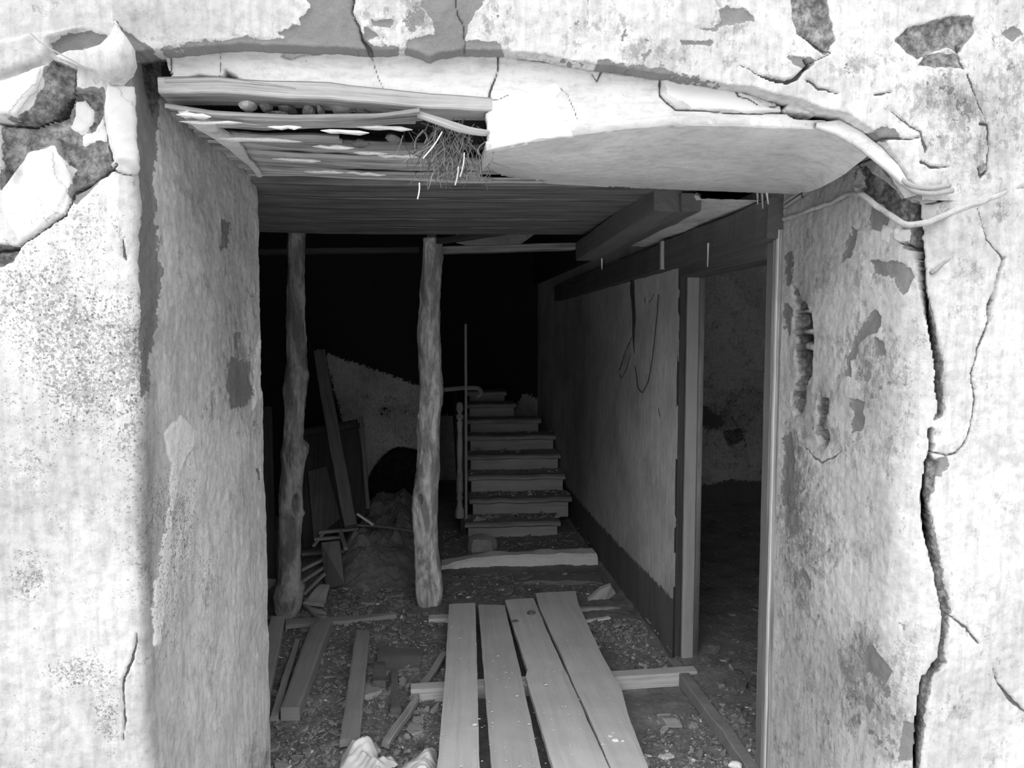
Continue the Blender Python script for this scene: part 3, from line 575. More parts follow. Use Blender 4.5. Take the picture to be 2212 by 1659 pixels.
# ------------------------------------------------------------------ door frame in the partition
d1 = empty('door_1', (1.15, 2.85, 0)); tag(d1, 'weathered wooden door frame without a door', kind='structure')
def jamb(pts2, name='jamb', mat='doorwood', z0=-.02, z1=1.9, seed=0, pr=d1, lab=None):
    m = MB()
    (xa, ya), (xb_, yb_) = pts2; w = abs(xb_ - xa); h = abs(yb_ - ya)
    m.sweep([((xa + xb_) / 2, (ya + yb_) / 2, z0), ((xa + xb_) / 2, (ya + yb_) / 2, z1)], w, h, side=(1, 0, 0), rnd=.006, jit=.0015, seed=seed, n=60)
    o = m.build(name, M[mat], pr)
    if lab: o['label'] = lab
    return o
jamb(((1.138, 2.335), (1.17, 2.388)), seed=1, z1=1.93)
jamb(((1.150, 2.389), (1.21, 2.457)), 'door_stop', 'midwood', seed=2, z1=1.93)
jamb(((1.132, 2.337), (1.139, 2.352)), 'bead', 'pine', seed=4, z1=1.93)
jamb(((1.180, 3.315), (1.238, 3.36)), 'jamb', 'stripwood', seed=5)
jamb(((1.150, 3.33), (1.180, 3.37)), 'door_stop', 'darkwood', seed=6)
MB().sweep([(1.2, 2.45, 1.875), (1.2, 3.34, 1.875)], .12, .06, jit=.003, seed=8).build('head', M['beamwood'], d1)
MB().sweep([(1.13, 2.36, .03), (1.13, 3.3, .03)], .05, .06, jit=.008, seed=8).build('sill', M['slab'], d1)
# ------------------------------------------------------------------ lintel: plaster casing, timber, laths, rubble
CY = 1.695
CAS = [(356, 118), (400, 112), (430, 107), (500, 104), (600, 107), (700, 110), (800, 116), (930, 118), (1075, 121), (1180, 136), (1285, 152), (1420, 172), (1430, 160), (1470, 172), (1560, 192), (1620, 204), (1690, 232),
       (1692, 240), (1710, 215), (1770, 240), (1750, 262), (1800, 262), (1850, 300), (1880, 325), (1840, 302), (1780, 278), (1600, 272), (1450, 270), (1350, 279), (1250, 291), (1150, 305), (1055, 324), (1053, 268), (1050, 250),
       (1050, 240), (1000, 226), (900, 214), (820, 204), (700, 195), (600, 188), (530, 182), (500, 160), (484, 155), (478, 165), (430, 160), (372, 172), (362, 140)]
FEAT_C = dict(crack=[([(800, 112, 2), (812, 150, 2), (832, 205, 1.5)], .004), ([(1078, 120, 3), (1074, 160, 2), (1062, 185, 4), (1055, 215, 4), (1050, 240, 5)], .012),
                     ([(1427, 160, 4), (1427, 205, 4), (1460, 236, 4), (1500, 235, 3), (1560, 242, 3), (1640, 245, 3), (1700, 243, 4)], .012),
                     ([(1582, 182, 3), (1595, 208, 3), (1615, 213, 3), (1640, 228, 1.5), (1680, 230, 2)], .008), ([(1302, 148, 5), (1290, 176, 3), (1280, 160, 2)], .004),
                     ([(1210, 190, 1.5), (1228, 205, 2), (1237, 230, 2), (1250, 260, 1)], .003), ([(1690, 205, 4), (1692, 238, 6)], .02), ([(478, 105, 2), (474, 165, 2)], .004), ([(366, 118, 3), (372, 160, 3)], .006),
                     ([(1058, 216, 2), (1080, 214, 1.5), (1100, 205, 1)], .003)],
              deep=[([(484, 150), (505, 162), (530, 183), (500, 182), (486, 168)], .05), ([(1700, 238), (1750, 246), (1790, 262), (1770, 272), (1735, 262), (1705, 248)], .05)],
              peel=[[(610, 112), (700, 112), (690, 118), (650, 122), (625, 130), (608, 122)]],
              white=[[(1055, 215), (1085, 205), (1140, 200), (1200, 180), (1215, 195), (1200, 210), (1240, 300), (1058, 330)], [(1435, 165), (1600, 200), (1680, 240), (1500, 235), (1440, 200)]],
              tone=[(1000, 160, 120, 40, -.05), (900, 200, 60, 20, -.06)], wear0=-.2, speck0=-.16, warp=.7)
xs_ = rng((-.62, 1.0, ST)); zz = rng((1.96, 2.3, ST))
cf = surface(np.stack([xs_, np.full(len(xs_), CY)], 1), np.tile([0, -1.0], (len(xs_), 1)), zz, FEAT_C, keep=lambda P, q: sdpoly(q, CAS), rough=.5)
cf = rim(*cf, (0, .03, 0), edge=False)
fr = np.array([(1052, 326), (1150, 306), (1250, 292), (1350, 280), (1450, 271), (1600, 273), (1780, 279), (1840, 303), (1882, 330)], float)
bk = np.array([(1030, 378), (1100, 388), (1170, 396), (1300, 404), (1400, 408), (1500, 412), (1600, 415), (1700, 419), (1712, 420)], float)
nu, nv = 330, 240; G = np.zeros((nu, nv, 3)); tt = np.linspace(0, 8, nu); ww = np.linspace(0, 1, nv)
F3 = np.array([W(x, y, CY) for x, y in fr]); B3 = np.array([W(x, y, 2.40) for x, y in bk[:7]] + [W(1700, 419, 2.30), W(1712, 420, 2.22)])
for i, t_ in enumerate(tt):
    a = np.array([np.interp(t_, range(9), F3[:, k]) for k in range(3)]); b = np.array([np.interp(t_, range(9), B3[:, k]) for k in range(3)])
    G[i] = a[None] * (1 - ww[:, None]) + b[None] * ww[:, None]; G[i, :, 2] -= .022 * np.sin(ww * math.pi) * min(1, t_ / 2 + .2)
pos = (G, np.tile(np.array([0, 0, -1.0]), (nu, nv, 1)))
FEAT_S = dict(wear0=-.25, speck0=-.2, warp=1.2, peel=[[(1040, 375), (1090, 378), (1180, 398), (1180, 420), (1040, 400)]], tone=[(1100, 370, 60, 20, -.06), (1500, 330, 400, 60, 0)])
cs = surface(None, None, None, FEAT_S, pos=pos, rough=.35, keep=lambda P, q: sdpoly(q, [(1052, 200), (1056, 318), (1042, 325), (1050, 338), (1036, 352), (1036, 372), (1060, 366), (1100, 384), (1182, 390), (1160, 410), (1210, 417), (1300, 402), (1420, 411), (1960, 430), (1960, 200)]))
st_ = np.array([W(x, y, yy) for x, y, yy in [(1760, 262, 1.69), (1800, 262, 1.69), (1870, 300, 1.68), (1925, 350, 1.66), (1962, 398, 1.65)]])
m = MB().sweep(st_ + np.array([.0, 0, -.010]), [.010, .034, .036, .03, .008], .016, side=(-.75, 0, -.6), jit=.003, seed=3)
quads = np.array([f for f in m.f if len(f) == 4])
V, Fq, A = joinm([cf, rim(*cs, (0, 0, .02), edge=False), (np.array(m.v), quads, None)])
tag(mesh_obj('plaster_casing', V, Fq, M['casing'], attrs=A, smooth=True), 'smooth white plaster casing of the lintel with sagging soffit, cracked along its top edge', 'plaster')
single('timber_lintel', MB().sweep([W(357, 197, 1.73), W(520, 200, 1.73), W(700, 210, 1.73), W(900, 224, 1.73), W(1058, 236, 1.73)], .085, [.034, .032, .036, .033, .028], side=(0, 1, 0), rnd=.003, jit=.007, seed=12), M['oldpine'], 'long pale timber beam exposed under the white plaster band', 'beam')
single('wood_strip', MB().sweep([W(362, 178, 1.70), W(480, 176, 1.70), W(600, 190, 1.70), W(640, 196, 1.70)], .03, [.010, .012, .008, .003], side=(0, 1, 0), jit=.003, seed=13), M['graywood'], 'splintered grey strip lying on top of the exposed timber lintel', 'strip')
rs = random.Random(11)
LATH = 27
ORD = 'first second third fourth fifth sixth seventh eighth ninth tenth eleventh twelfth thirteenth fourteenth fifteenth sixteenth seventeenth eighteenth nineteenth twentieth twenty-first twenty-second twenty-third twenty-fourth twenty-fifth twenty-sixth twenty-seventh'.split()
for k in range(LATH):
    t_ = k / (LATH - 1); Y = 1.70 + .72 * t_
    lx = 362 + 185 * t_ + rs.uniform(-8, 4); ly = 229 + 152 * t_
    full = t_ < .26
    rx = (905 + rs.uniform(-8, 10)) if full else (1050 + rs.uniform(-15, 40)) if t_ > .6 or k % 5 == 0 else (905 + rs.uniform(-30, 60))
    ry = 238 + 160 * t_ + rs.uniform(-3, 3) if full else 262 + 136 * t_ + rs.uniform(-3, 3)
    if .13 < t_ < .36: rx = rs.uniform(640, 800); ry -= 3
    if k > LATH - 4: rx = 1180
    sag = (18 if k < 5 else 8 * (1 - t_) + 2) + rs.uniform(-3, 3)
    pts = []
    for j in range(7):
        u = j / 6; x = lx + (rx - lx) * u; y = ly + (ry - ly) * u + sag * math.sin(math.pi * u ** .9) + rs.uniform(-2.6, 2.6)
        pts.append(W(x, y, Y + .015 * math.sin(5 * u + k)))
    hh = rs.uniform(.006, .014)
    o = single('lath', MB().sweep(pts, rs.uniform(.018, .032), hh, side=(0, 1, rs.uniform(-.3, .5)), rnd=.002, jit=.003, seed=k, n=40), M['lathwood'] if k % 3 else M['graywood'],
               'split soffit lath, ' + ORD[k] + ' from the front of the sagging bundle, ' + ['weathered grey', 'brown-grey', 'rough brown-grey'][k % 3], 'lath', 'split laths of the broken soffit')
# plaster crumbs still stuck on the laths
CRL = ['first remnant, on the front lath near its left end', 'second remnant along the front lath', 'third remnant along the front lath, nearest the straw tuft', 'long remnant on the second row of laths', 'middle remnant of the second row of laths', 'remnant of the second row of laths nearest the straw',
       'leftmost remnant in the rear row of laths', 'middle remnant in the rear row of laths', 'remnant under the dark hole beside the straw tuft', 'remnant lowest and farthest back on the laths', 'broad remnant in the corner beside the reveal', 'small remnant in the corner by the timber end']
for k, (x, y, w, Y) in enumerate([(615, 275, 50, 1.70), (745, 285, 70, 1.70), (830, 276, 80, 1.71), (560, 303, 120, 1.80), (720, 318, 60, 1.86), (800, 330, 50, 1.9), (640, 345, 70, 1.98), (700, 372, 60, 2.1), (860, 337, 60, 1.95), (790, 376, 60, 2.15), (455, 265, 90, 1.72), (420, 250, 50, 1.70)]):
    rs = random.Random(200 + k); pts = [W(x + w * 1.5 * (u - .5), y + w * .05 * (u - .5) + rs.uniform(-1.5, 1.5), Y + .004) for u in np.linspace(0, 1, 6)]
    m = MB().sweep(pts, [.002] + [rs.uniform(.007, .024) for _ in range(4)] + [.003], [.001] + [rs.uniform(.004, .009) for _ in range(4)] + [.001], side=(0, 1, 0), jit=.004, seed=40 + k, n=26)
    single('plaster_crumb', m, M['white'], 'white plaster on the laths, ' + CRL[k], 'plaster', 'plaster remnants on the laths')
# left end: plaster skin hanging under the laths along the reveal
xs_, G = None, None
E1 = [(372, 240, 1.70), (400, 268, 1.76), (440, 290, 1.86), (480, 318, 2.0), (520, 348, 2.15), (555, 380, 2.33)]
E2 = [(420, 238, 1.70), (470, 262, 1.76), (505, 290, 1.86), (530, 312, 2.0), (545, 340, 2.15), (568, 374, 2.33)]
single('plaster_skin', MB().sweep([(W(*a) + W(*b)) / 2 for a, b in zip(E1, E2)], [np.linalg.norm(W(*a) - W(*b)) * f for a, b, f in zip(E1, E2, (.5, .65, .6, .7, .6, .9))], .014, side=(1, 0, .1), jit=.006, seed=77), M['casing'], 'pale strip of plaster peeling along the top of the left reveal', 'plaster')
# stones in the gap under the timber lintel
for k, (x, y, a, b) in enumerate([(535, 228, 24, 11), (455, 218, 15, 7), (575, 232, 14, 9), (620, 238, 24, 11), (665, 240, 16, 11), (692, 238, 9, 11), (735, 238, 26, 10), (782, 243, 18, 9), (845, 243, 14, 6), (870, 244, 8, 5), (600, 250, 30, 8), (780, 310, 24, 8), (850, 300, 18, 11)]):
    Y = 1.76 if k < 11 else 1.9; s = Y / 1600
    m = MB().stone(W(x, y, Y), (a * s, .03, b * s), 50 + k)
    lab = ['whitewashed stone wedged under the left half of the timber lintel', 'small grey stone nearest the left end of the gap under the timber lintel', 'grey stone touching the right side of the whitewashed stone', 'wide flat brown stone beside the whitewashed stone, under the timber lintel', 'grey stone left of the upright oval stone under the timber lintel',
           'upright oval pebble in the middle of the gap under the timber lintel', 'long pale stone right of the upright oval pebble', 'slanted stone right of the long pale stone in the gap', 'flat dark stone towards the right end of the stone-filled gap', 'tiny stone at the right end of the stone-filled gap', 'broad dark stone behind the wide flat one in the gap',
           'rounded stone stuck between the sagging laths, left of the other one', 'rounded stone stuck between the sagging laths, nearest the straw'][k]
    single('rubble_stone', m, M['white'] if k == 0 else M['stone'] if k in (2, 4, 6, 5) else M['dirt'], lab, 'stone', 'stones in the gap under the lintel')
single('cavity_backing', MB().box((-.6, 1.80, 2.13), (1.1, 2.39, 2.2)), M['darkstuff'], 'dark backing slab put in for the shade of the cavity above the laths', 'rubble', kind='stuff')  # near-black slab, its colour stands in for the shade of the cavity
single('bent_stick', MB().tube([W(905, 248, 1.70), W(950, 262, 1.68), (W(985, 276, 1.68)), W(1020, 285, 1.68), W(1056, 288, 1.70)], [.008, .009, .010, .008, .007], 10, jit=.002), M['graywood'], 'curved stick poking out beside the torn edge of the plaster casing', 'stick')
rs = random.Random(5); m = MB()
for k in range(330):
    x = 968 + rs.gauss(0, 36) * (1.1 if k % 3 else .6); y = rs.uniform(255, 375); Y = rs.uniform(1.7, 2.0); l = rs.uniform(18, 75) if y < 330 else rs.uniform(15, 45)
    a = R(rs.choice([rs.uniform(60, 120), rs.uniform(20, 160), rs.uniform(100, 130)])); bx = rs.uniform(-18, 18)
    p = [W(x, y, Y), W(x + math.cos(a) * l / 2 + bx, y + math.sin(a) * l / 2, Y - rs.uniform(0, .03)), W(x + math.cos(a) * l, y + math.sin(a) * l, Y - .02)]
    m.tube(p, [.0014, .0011, .0006], 3, seg=.012)
single('straw_tuft', m, M['straw'], 'tangled tuft of dry straw hanging from the broken laths', 'straw', kind='stuff')
for k, (a, b) in enumerate([((955, 285), (914, 342)), ((990, 360), (983, 400)), ((1003, 330), (994, 382)), ((906, 395), (902, 430))]):
    single('straw_stalk', MB().tube([W(*a, 1.68), W((a[0] + b[0]) / 2 + 4, (a[1] + b[1]) / 2, 1.67), W(*b, 1.68)], .0016, 5, seg=.01), M['pine'], ['longest pale straw stalk slanting across the tuft', 'pale stalk hanging at the lower right of the straw tuft', 'pale stalk hanging beside the torn plaster edge', 'lone pale stalk hanging lowest from the straw tuft'][k], 'straw')
# ------------------------------------------------------------------ cables on the right reveal
for off, lab in ((0, 'upper of the two painted cables clipped along the top of the right reveal'), (10, 'lower of the two painted cables clipped along the top of the right reveal')):
    p = [WX(x, y + off, 1.138) for x, y in [(1694, 438), (1725, 416), (1765, 392), (1815, 368), (1850, 350)]]
    p += [W(x + off * .6, y + off * 1.2, Y) for x, y, Y in [(1890, 332, 1.80), (1915, 350, 1.72), (1938, 380, 1.66), (1970, 404, 1.632), (2010, 408, 1.628), (2052, 400, 1.632)]]
    t = empty('cable', p[0]); tag(t, lab, 'cable', 'painted cables on the reveal')
    MB().tube(p, .0058, 8, seg=.012, jit=.001, seed=off).build('cable_sheath', M['cable'], t, smooth=True)
    for (x, y) in ((1733, 412), (1858, 346)):
        c = WX(x, y + off, 1.133); MB().tube([c + np.array([.004, 0, -.008]), c + np.array([-.006, 0, 0]), c + np.array([.004, 0, .008])], .0016, 5, seg=.004).build('cable_clip', M['darkcord'], t)
p = [WX(x, y, 1.14) for x, y in [(1692, 474), (1730, 462), (1790, 440), (1830, 420)]] + [W(x, y, Y) for x, y, Y in [(1862, 420, 1.80), (1900, 448, 1.75), (1930, 470, 1.70), (1955, 488, 1.66), (2000, 482, 1.647), (2060, 455, 1.648), (2110, 440, 1.649), (2150, 425, 1.65), (2230, 392, 1.65)]]
single('conduit', MB().tube(p, [.007, .006, .006, .006, .007, .007, .007, .007, .008, .007, .006, .007, .007], 10, seg=.012, jit=.004, seed=4), M['mortar'], 'plastered conduit crossing the big crack beside the opening', 'conduit', smooth=True)
p = [W(x, y, 1.654) for x, y in [(2010, 590), (2050, 560), (2090, 535), (2120, 495), (2160, 490), (2230, 470)]]
single('conduit', MB().tube(p, .005, 8, seg=.012, jit=.004, seed=6), M['mortar'], 'thin plastered-over conduit slanting across the outer wall below the thicker one', 'conduit', smooth=True)
# flap of torn render in the top corner
nu = 70; G = np.zeros((nu, nu, 3)); ax = np.linspace(105, 320, nu); ay = np.linspace(40, 200, nu)
for i in range(nu):
    for j in range(nu):
        x, y = ax[i], ay[j]; r_ = math.hypot((x - 240) / 75, (y - 115) / 70); G[i, j] = W(x, y, 1.625 - .05 * max(0, 1 - r_ * r_))
pos = (G, np.tile(np.array([0, -1.0, 0]), (nu, nu, 1)))
fl = surface(None, None, None, dict(wear0=-.2, speck0=-.2, warp=.5, tone=[(220, 120, 150, 100, -.12)]), pos=pos, rough=.3, flip=True,
             keep=lambda P, q: sdpoly(q, [(116, 122), (150, 108), (180, 108), (215, 95), (235, 78), (249, 50), (272, 80), (287, 105), (292, 140), (285, 160), (262, 183), (240, 180), (212, 168), (200, 152)]))
V, Fq, A = joinm([rim(*fl, (0, .012, 0), edge=False)])
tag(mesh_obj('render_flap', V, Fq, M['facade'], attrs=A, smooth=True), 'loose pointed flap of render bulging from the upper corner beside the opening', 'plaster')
single('loose_wire', MB().tube([W(66, 72, 1.60), W(78, 90, 1.595), (W(120, 112, 1.59)), W(160, 132, 1.58), W(200, 155, 1.60)], .0015, 5), M['cable'], 'thin stiff wire sticking out across the render flap', 'wire')
# cords hanging on the partition
for k, (pts, r_) in enumerate([([(1367, 566), (1365, 620), (1369, 690), (1368, 740), (1371, 765)], [.006, .012, .008, .004, .001]),
                               ([(1422, 636), (1420, 670), (1415, 720), (1410, 770), (1400, 825), (1387, 850), (1378, 838), (1373, 800), (1372, 790)], .0022),
                               ([(1362, 764), (1354, 795), (1342, 820), (1339, 808)], .0016)]):
    single('hanging_cord', MB().tube([WX(x, y, 1.135) for x, y in pts], r_, 6, seg=.015, jit=.002, seed=k), M['darkcord'],
           ['thick dark strand of cobweb hanging from the beam on the partition', 'thin dark cord hanging in a loop on the partition', 'short dark thread hooked on the partition under the thick strand'][k], 'cord')
# ------------------------------------------------------------------ log props
def barkmat(name, col, dark, ):
    m, nt, b = newmat(name, .9); q = N(nt)
    P = q.n('ShaderNodeNewGeometry').outputs['Position']
    g = q.noise(P, 14, 8, .65, .4, sc3=(1, 1, .28)); h = q.noise(P, 70, 6, .65, .3, sc3=(1, 1, .35)); c = q.noise(P, 6, 4, .5)
    v = q.mix(q.ss(g, .38, .62), dark, col); v = q.math('MULTIPLY', v, q.math('ADD', .6, q.math('MULTIPLY', h, .8)))
    v = q.mix(q.math('MULTIPLY', q.ss(c, .52, .68), .6), v, dark); v = q.mix(q.ss(q.noise(P, 190, 3, .6), .72, .76), v, .6)
    k = q.attr('knot'); v = q.mix(q.ss(k, .0, .4), v, q.math('MULTIPLY', v, .6)); v = q.mix(q.math('MULTIPLY', q.math('MULTIPLY', q.ss(k, -.3, -.1), q.ss(k, .1, -.05)), .45), v, .4)
    q.gray(b, v); q.bump(b, q.math('ADD', g, q.math('MULTIPLY', h, .6)), .012, .9); return m
def post(name, prof, Y, mat, label, knots, cap):
    prof = np.array(prof, float); ys_ = np.arange(prof[0, 0], prof[-1, 0] + .1, 2.6); xl = np.interp(ys_, prof[:, 0], prof[:, 1]); xr = np.interp(ys_, prof[:, 0], prof[:, 2])
    n = 72; V = []; K = []
    for y, a, b in zip(ys_, xl, xr):
        A_, B_ = W(a, y, Y), W(b, y, Y); c = (A_ + B_) / 2; r_ = (B_ - A_)[0] / 2
        for j in range(n):
            q = 2 * math.pi * j / n; V.append(c + np.array([math.cos(q) * r_, math.sin(q) * r_ * .95 + r_ * .0, 0]))
    V = np.array(V); cen = np.repeat([(W(a, y, Y) + W(b, y, Y)) / 2 for y, a, b in zip(ys_, xl, xr)], n, axis=0)
    D = V - cen; r_ = np.linalg.norm(D, axis=1)[:, None]; D = D / r_
    Ps = V * np.array([1, 1, .4])
    V = V + D * (.014 * fbm(Ps, 14, 3, 31) + .018 * (np.abs(fbm(Ps, 40, 3, 33)) - .12))[:, None]
    px = proj(V); K = np.full(len(V), -1.0); front = D[:, 1] < .2
    for kx, ky, ra, rb in knots:
        e = 1 - np.sqrt(((px[:, 0] - kx) / ra) ** 2 + ((px[:, 1] - ky) / rb) ** 2); K = np.where(front, np.maximum(K, e), K)
    V = V + D * (.004 * np.exp(-(K / .22) ** 2) - .008 * sstep(.1, .6, K))[:, None]
    m_ = len(ys_); F = [(k * n + j, k * n + (j + 1) % n, (k + 1) * n + (j + 1) % n, (k + 1) * n + j) for k in range(m_ - 1) for j in range(n)]
    F += [tuple(range(n))[::-1], tuple((m_ - 1) * n + j for j in range(n))]
    o = mesh_obj(name, V, F, mat, attrs={'knot': K}, smooth=True); return tag(o, label, 'post')
post('log_post', [(500, 622, 660), (560, 621, 657), (640, 619, 660), (700, 618, 660), (780, 620, 663), (810, 615, 668), (830, 612, 664), (845, 609, 663), (865, 613, 660), (900, 614, 657), (950, 612, 656), (962, 610, 668), (975, 606, 667), (990, 606, 662), (1010, 607, 657),
                  (1050, 605, 654), (1100, 603, 654), (1110, 603, 658), (1118, 602, 653), (1160, 602, 650), (1200, 601, 649), (1255, 600, 649), (1265, 595, 658), (1285, 589, 655), (1305, 592, 651), (1320, 594, 647), (1334, 602, 640)], 4.12,
     barkmat('knotty_bark', .42, .15), 'knotty round log prop with oval branch scars, standing at the hall entrance beside the reveal', [(640, 1088, 12, 28)], None)
post('log_post', [(515, 915, 956), (560, 913, 957), (600, 911, 954), (640, 907, 951), (680, 904, 950), (720, 901, 949), (760, 902, 953), (800, 904, 954), (845, 906, 957), (870, 905, 956), (900, 900, 952), (925, 900, 951), (960, 903, 950), (985, 901, 950), (1015, 899, 951), (1045, 895, 947),
                  (1070, 891, 946), (1090, 890, 945), (1120, 891, 944), (1150, 893, 946), (1180, 895, 948), (1210, 896, 952), (1250, 897, 955), (1290, 899, 956), (1305, 903, 954), (1318, 908, 950)], 4.27,
     barkmat('stripped_log', .80, .26), 'crooked stripped log prop standing in the middle of the hall', [(908, 1078, 8, 15)], None)
# ------------------------------------------------------------------ gangway of planks
ZP = .092
def plank(name, far, near, kinks, label, mat='plank', z=ZP, th=.026, group=None, seed=0, zn=None):
    """far, near: (xl, yl, xr, yr); kinks: rows (t, left, right) moving the edges sideways in metres."""
    zn = z if zn is None else zn
    a, b = WZ(far[0], far[1], z), WZ(far[2], far[3], z); c, d = WZ(near[0], near[1], zn), WZ(near[2], near[3], zn)
    n = 60; m = 9; V = []; UV = []; L = np.linalg.norm(c - a)
    kk = np.array([(0, 0, 0)] + list(kinks) + [(1, 0, 0)], float)
    for i in range(n):
        t = i / (n - 1); p = a + (c - a) * t; q = b + (d - b) * t; p = p + [np.interp(t, kk[:, 0], kk[:, 1]), 0, 0]; q = q + [np.interp(t, kk[:, 0], kk[:, 2]), 0, 0]
        for j in range(m):
            s = j / (m - 1); w = p + (q - p) * s; w = w + [0, 0, .004 * math.sin(t * 7 + seed) - (.0025 if j in (0, m - 1) else 0)]
            V.append(w); UV.append((t * L, s * np.linalg.norm(q - p)))
    V = np.array(V); E = np.zeros(len(V)); col = np.arange(len(V)) % m
    nz = fbm(V, 25, 3, seed + 50); V[:, 0] += np.where((col == 0) | (col == m - 1), nz * .006, 0); V[:, 2] += .003 * fbm(V, 12, 3, seed)
    Fs = [(i * m + j, (i + 1) * m + j, (i + 1) * m + j + 1, i * m + j + 1) for i in range(n - 1) for j in range(m - 1)]
    N0 = len(V); V2 = V - [0, 0, th]; Fs += [tuple(k + N0 for k in f[::-1]) for f in Fs]
    bd = [i * m for i in range(n)] + [(n - 1) * m + j for j in range(1, m)] + [i * m + m - 1 for i in range(n - 2, -1, -1)] + [j for j in range(m - 2, 0, -1)]
    Fs += [(bd[(k + 1) % len(bd)], bd[k], bd[k] + N0, bd[(k + 1) % len(bd)] + N0) for k in range(len(bd))]
    o = mesh_obj(name, np.concatenate([V, V2]), Fs, M[mat], uv=UV + [(u + .3, v + .4) for u, v in UV]); return tag(o, label, 'plank', group)
GP = 'planks of the gangway'
def ext(far, near, f=1.35):                                          # carries a board on past the lower frame edge
    a, b, c, d = [WZ(*p, ZP) for p in ((far[0], far[1]), (far[2], far[3]), (near[0], near[1]), (near[2], near[3]))]
    return far, tuple(np.r_[proj((a + (c - a) * f)[None])[0], proj((b + (d - b) * f)[None])[0]])
for k, (fa, ne, ki, lab) in enumerate([
        ((970, 1304, 1027, 1302), (943, 1659, 1036, 1659), [(.5, .006, 0)], 'straight dusty gangway plank nearest the crooked log prop'),
        ((1033, 1306, 1090, 1308), (1062, 1659, 1168, 1659), [(.5, 0, .006)], 'second gangway plank from the crooked log prop, with dark gaps on both sides'),
        ((1091, 1297, 1153, 1293), (1197, 1659, 1316, 1659), [(.28, .004, -.004), (.53, .012, 0), (.56, -.006, .002)], 'gangway plank with a cracked step in its edge, beside the widest one'),
        ((1157, 1282, 1243, 1277), (1318, 1659, 1396, 1659), [(.12, -.012, -.012), (.45, 0, .006), (.68, .0, .03), (.8, .004, .012)], 'widest gangway plank, bowed outwards, nearest the partition')]):
    fa, ne = ext(fa, ne); plank('gangway_plank', fa, ne, [(t / 1.35, a, b) for t, a, b in ki], lab, group=GP, seed=k * 7)
# bearers under the planks
a, b = W(888, 1524, 3.14), W(1500, 1512, 3.17); a[2] = b[2] = .030
single('bearer_beam', MB().sweep([a, b], .055, .068, side=(0, 1, 0), rnd=.003, jit=.001, seed=1), M['pine'], 'pale sawn timber lying crosswise under the gangway planks, nearest the camera', 'beam')
a, b = W(926, 1342, 4.0), W(975, 1340, 4.0)
single('bearer_block', MB().sweep([a + [0, 0, -.015], b + [0, 0, -.015]], .06, .08, side=(0, 1, 0), rnd=.003), M['pine'], 'short sawn block under the far end of the gangway, beside the crooked log', 'block')
single('bearer_pole', MB().tube([W(1225, 1326, 4.05), W(1350, 1322, 4.1)], [.042, .03], 12, jit=.004), M['graywood'], 'stubby round timber sticking out under the far end of the gangway', 'beam')
single('white_scrap', MB().sweep([WZ(1256, 1342, .02), WZ(1316, 1334, .02)], .03, .01, jit=.004, seed=4), M['white'], 'white flake lying in front of the stubby round timber', 'scrap')
a = WZ(888, 1550, .0); 
single('support_stone', MB().stone(W(935, 1552, 3.1), (.10, .04, .03), 3), M['white'], 'pale stone slab under the near bearer beside the plastic sheet', 'stone')
# ------------------------------------------------------------------ loose boards on the left floor
GL = 'loose boards on the floor'
plank('loose_board', (586, 1331, 616, 1331), (515, 1560, 573, 1552), [], 'wide flat board lying closest to the reveal', 'stripwood', .045, .03, GL, 3)
plank('loose_board', (637, 1378, 648, 1380), (583, 1546, 601, 1546), [], 'thin strip of wood between the wide board and the square beam', 'stripwood', .03, .02, GL, 4)
plank('loose_beam', (690, 1335, 718, 1337), (606, 1527, 647, 1526), [(.08, -.03, 0)], 'square-ended beam slanting across the floor debris', 'stripwood', .065, .058, GL, 5)
plank('loose_board', (769, 1360, 799, 1361), (734, 1598, 777, 1594), [], 'flat board ending at the crumpled plastic sheet', 'stripwood', .05, .03, GL, 6)
plank('loose_board', (617, 1338, 617, 1352), (856, 1322, 856, 1328), [], 'narrow slat lying crosswise in front of the knotty log', 'stripwood', .03, .02, GL, 7)
plank('broken_lath', (953, 1408, 966, 1410), (884, 1505, 902, 1505), [], 'thin broken lath leaning down from the first gangway plank to the bearer', 'stripwood', .05, .015, GL, 8, .04)
plank('broken_lath', (893, 1502, 906, 1506), (824, 1601, 840, 1606), [], 'pale broken lath slanting between bearer and crumpled plastic', 'graywood', .05, .018, GL, 9)
plank('loose_board', (1418, 1541, 1450, 1540), (1440, 1562, 1474, 1563), [], 'small square of board lying beside the end of the near bearer', 'stripwood', .02, .015, None, 10)
plank('floor_tile', (818, 1392, 917, 1402), (812, 1450, 905, 1440), [], 'flat concrete slab half buried in the floor debris', 'stripwood', .022, .03, None, 11)
bpy.data.objects['floor_tile'].data.materials[0] = M['slab']
plank('half_brick', (806, 1428, 832, 1428), (805, 1470, 833, 1470), [], 'half brick lying between the flat board and the concrete slab', 'stripwood', .05, .045, None, 12)
bpy.data.objects['half_brick'].data.materials[0] = M['brick']; bpy.data.objects['half_brick']['category'] = 'brick'; bpy.data.objects['floor_tile']['category'] = 'slab'
plank('half_brick', (845, 1445, 858, 1445), (843, 1532, 866, 1532), [], 'long narrow brick bedded in the debris next to the concrete slab', 'stripwood', .03, .03, None, 13)
bpy.data.objects['half_brick.001'].data.materials[0] = M['brick']; bpy.data.objects['half_brick.001']['category'] = 'brick'
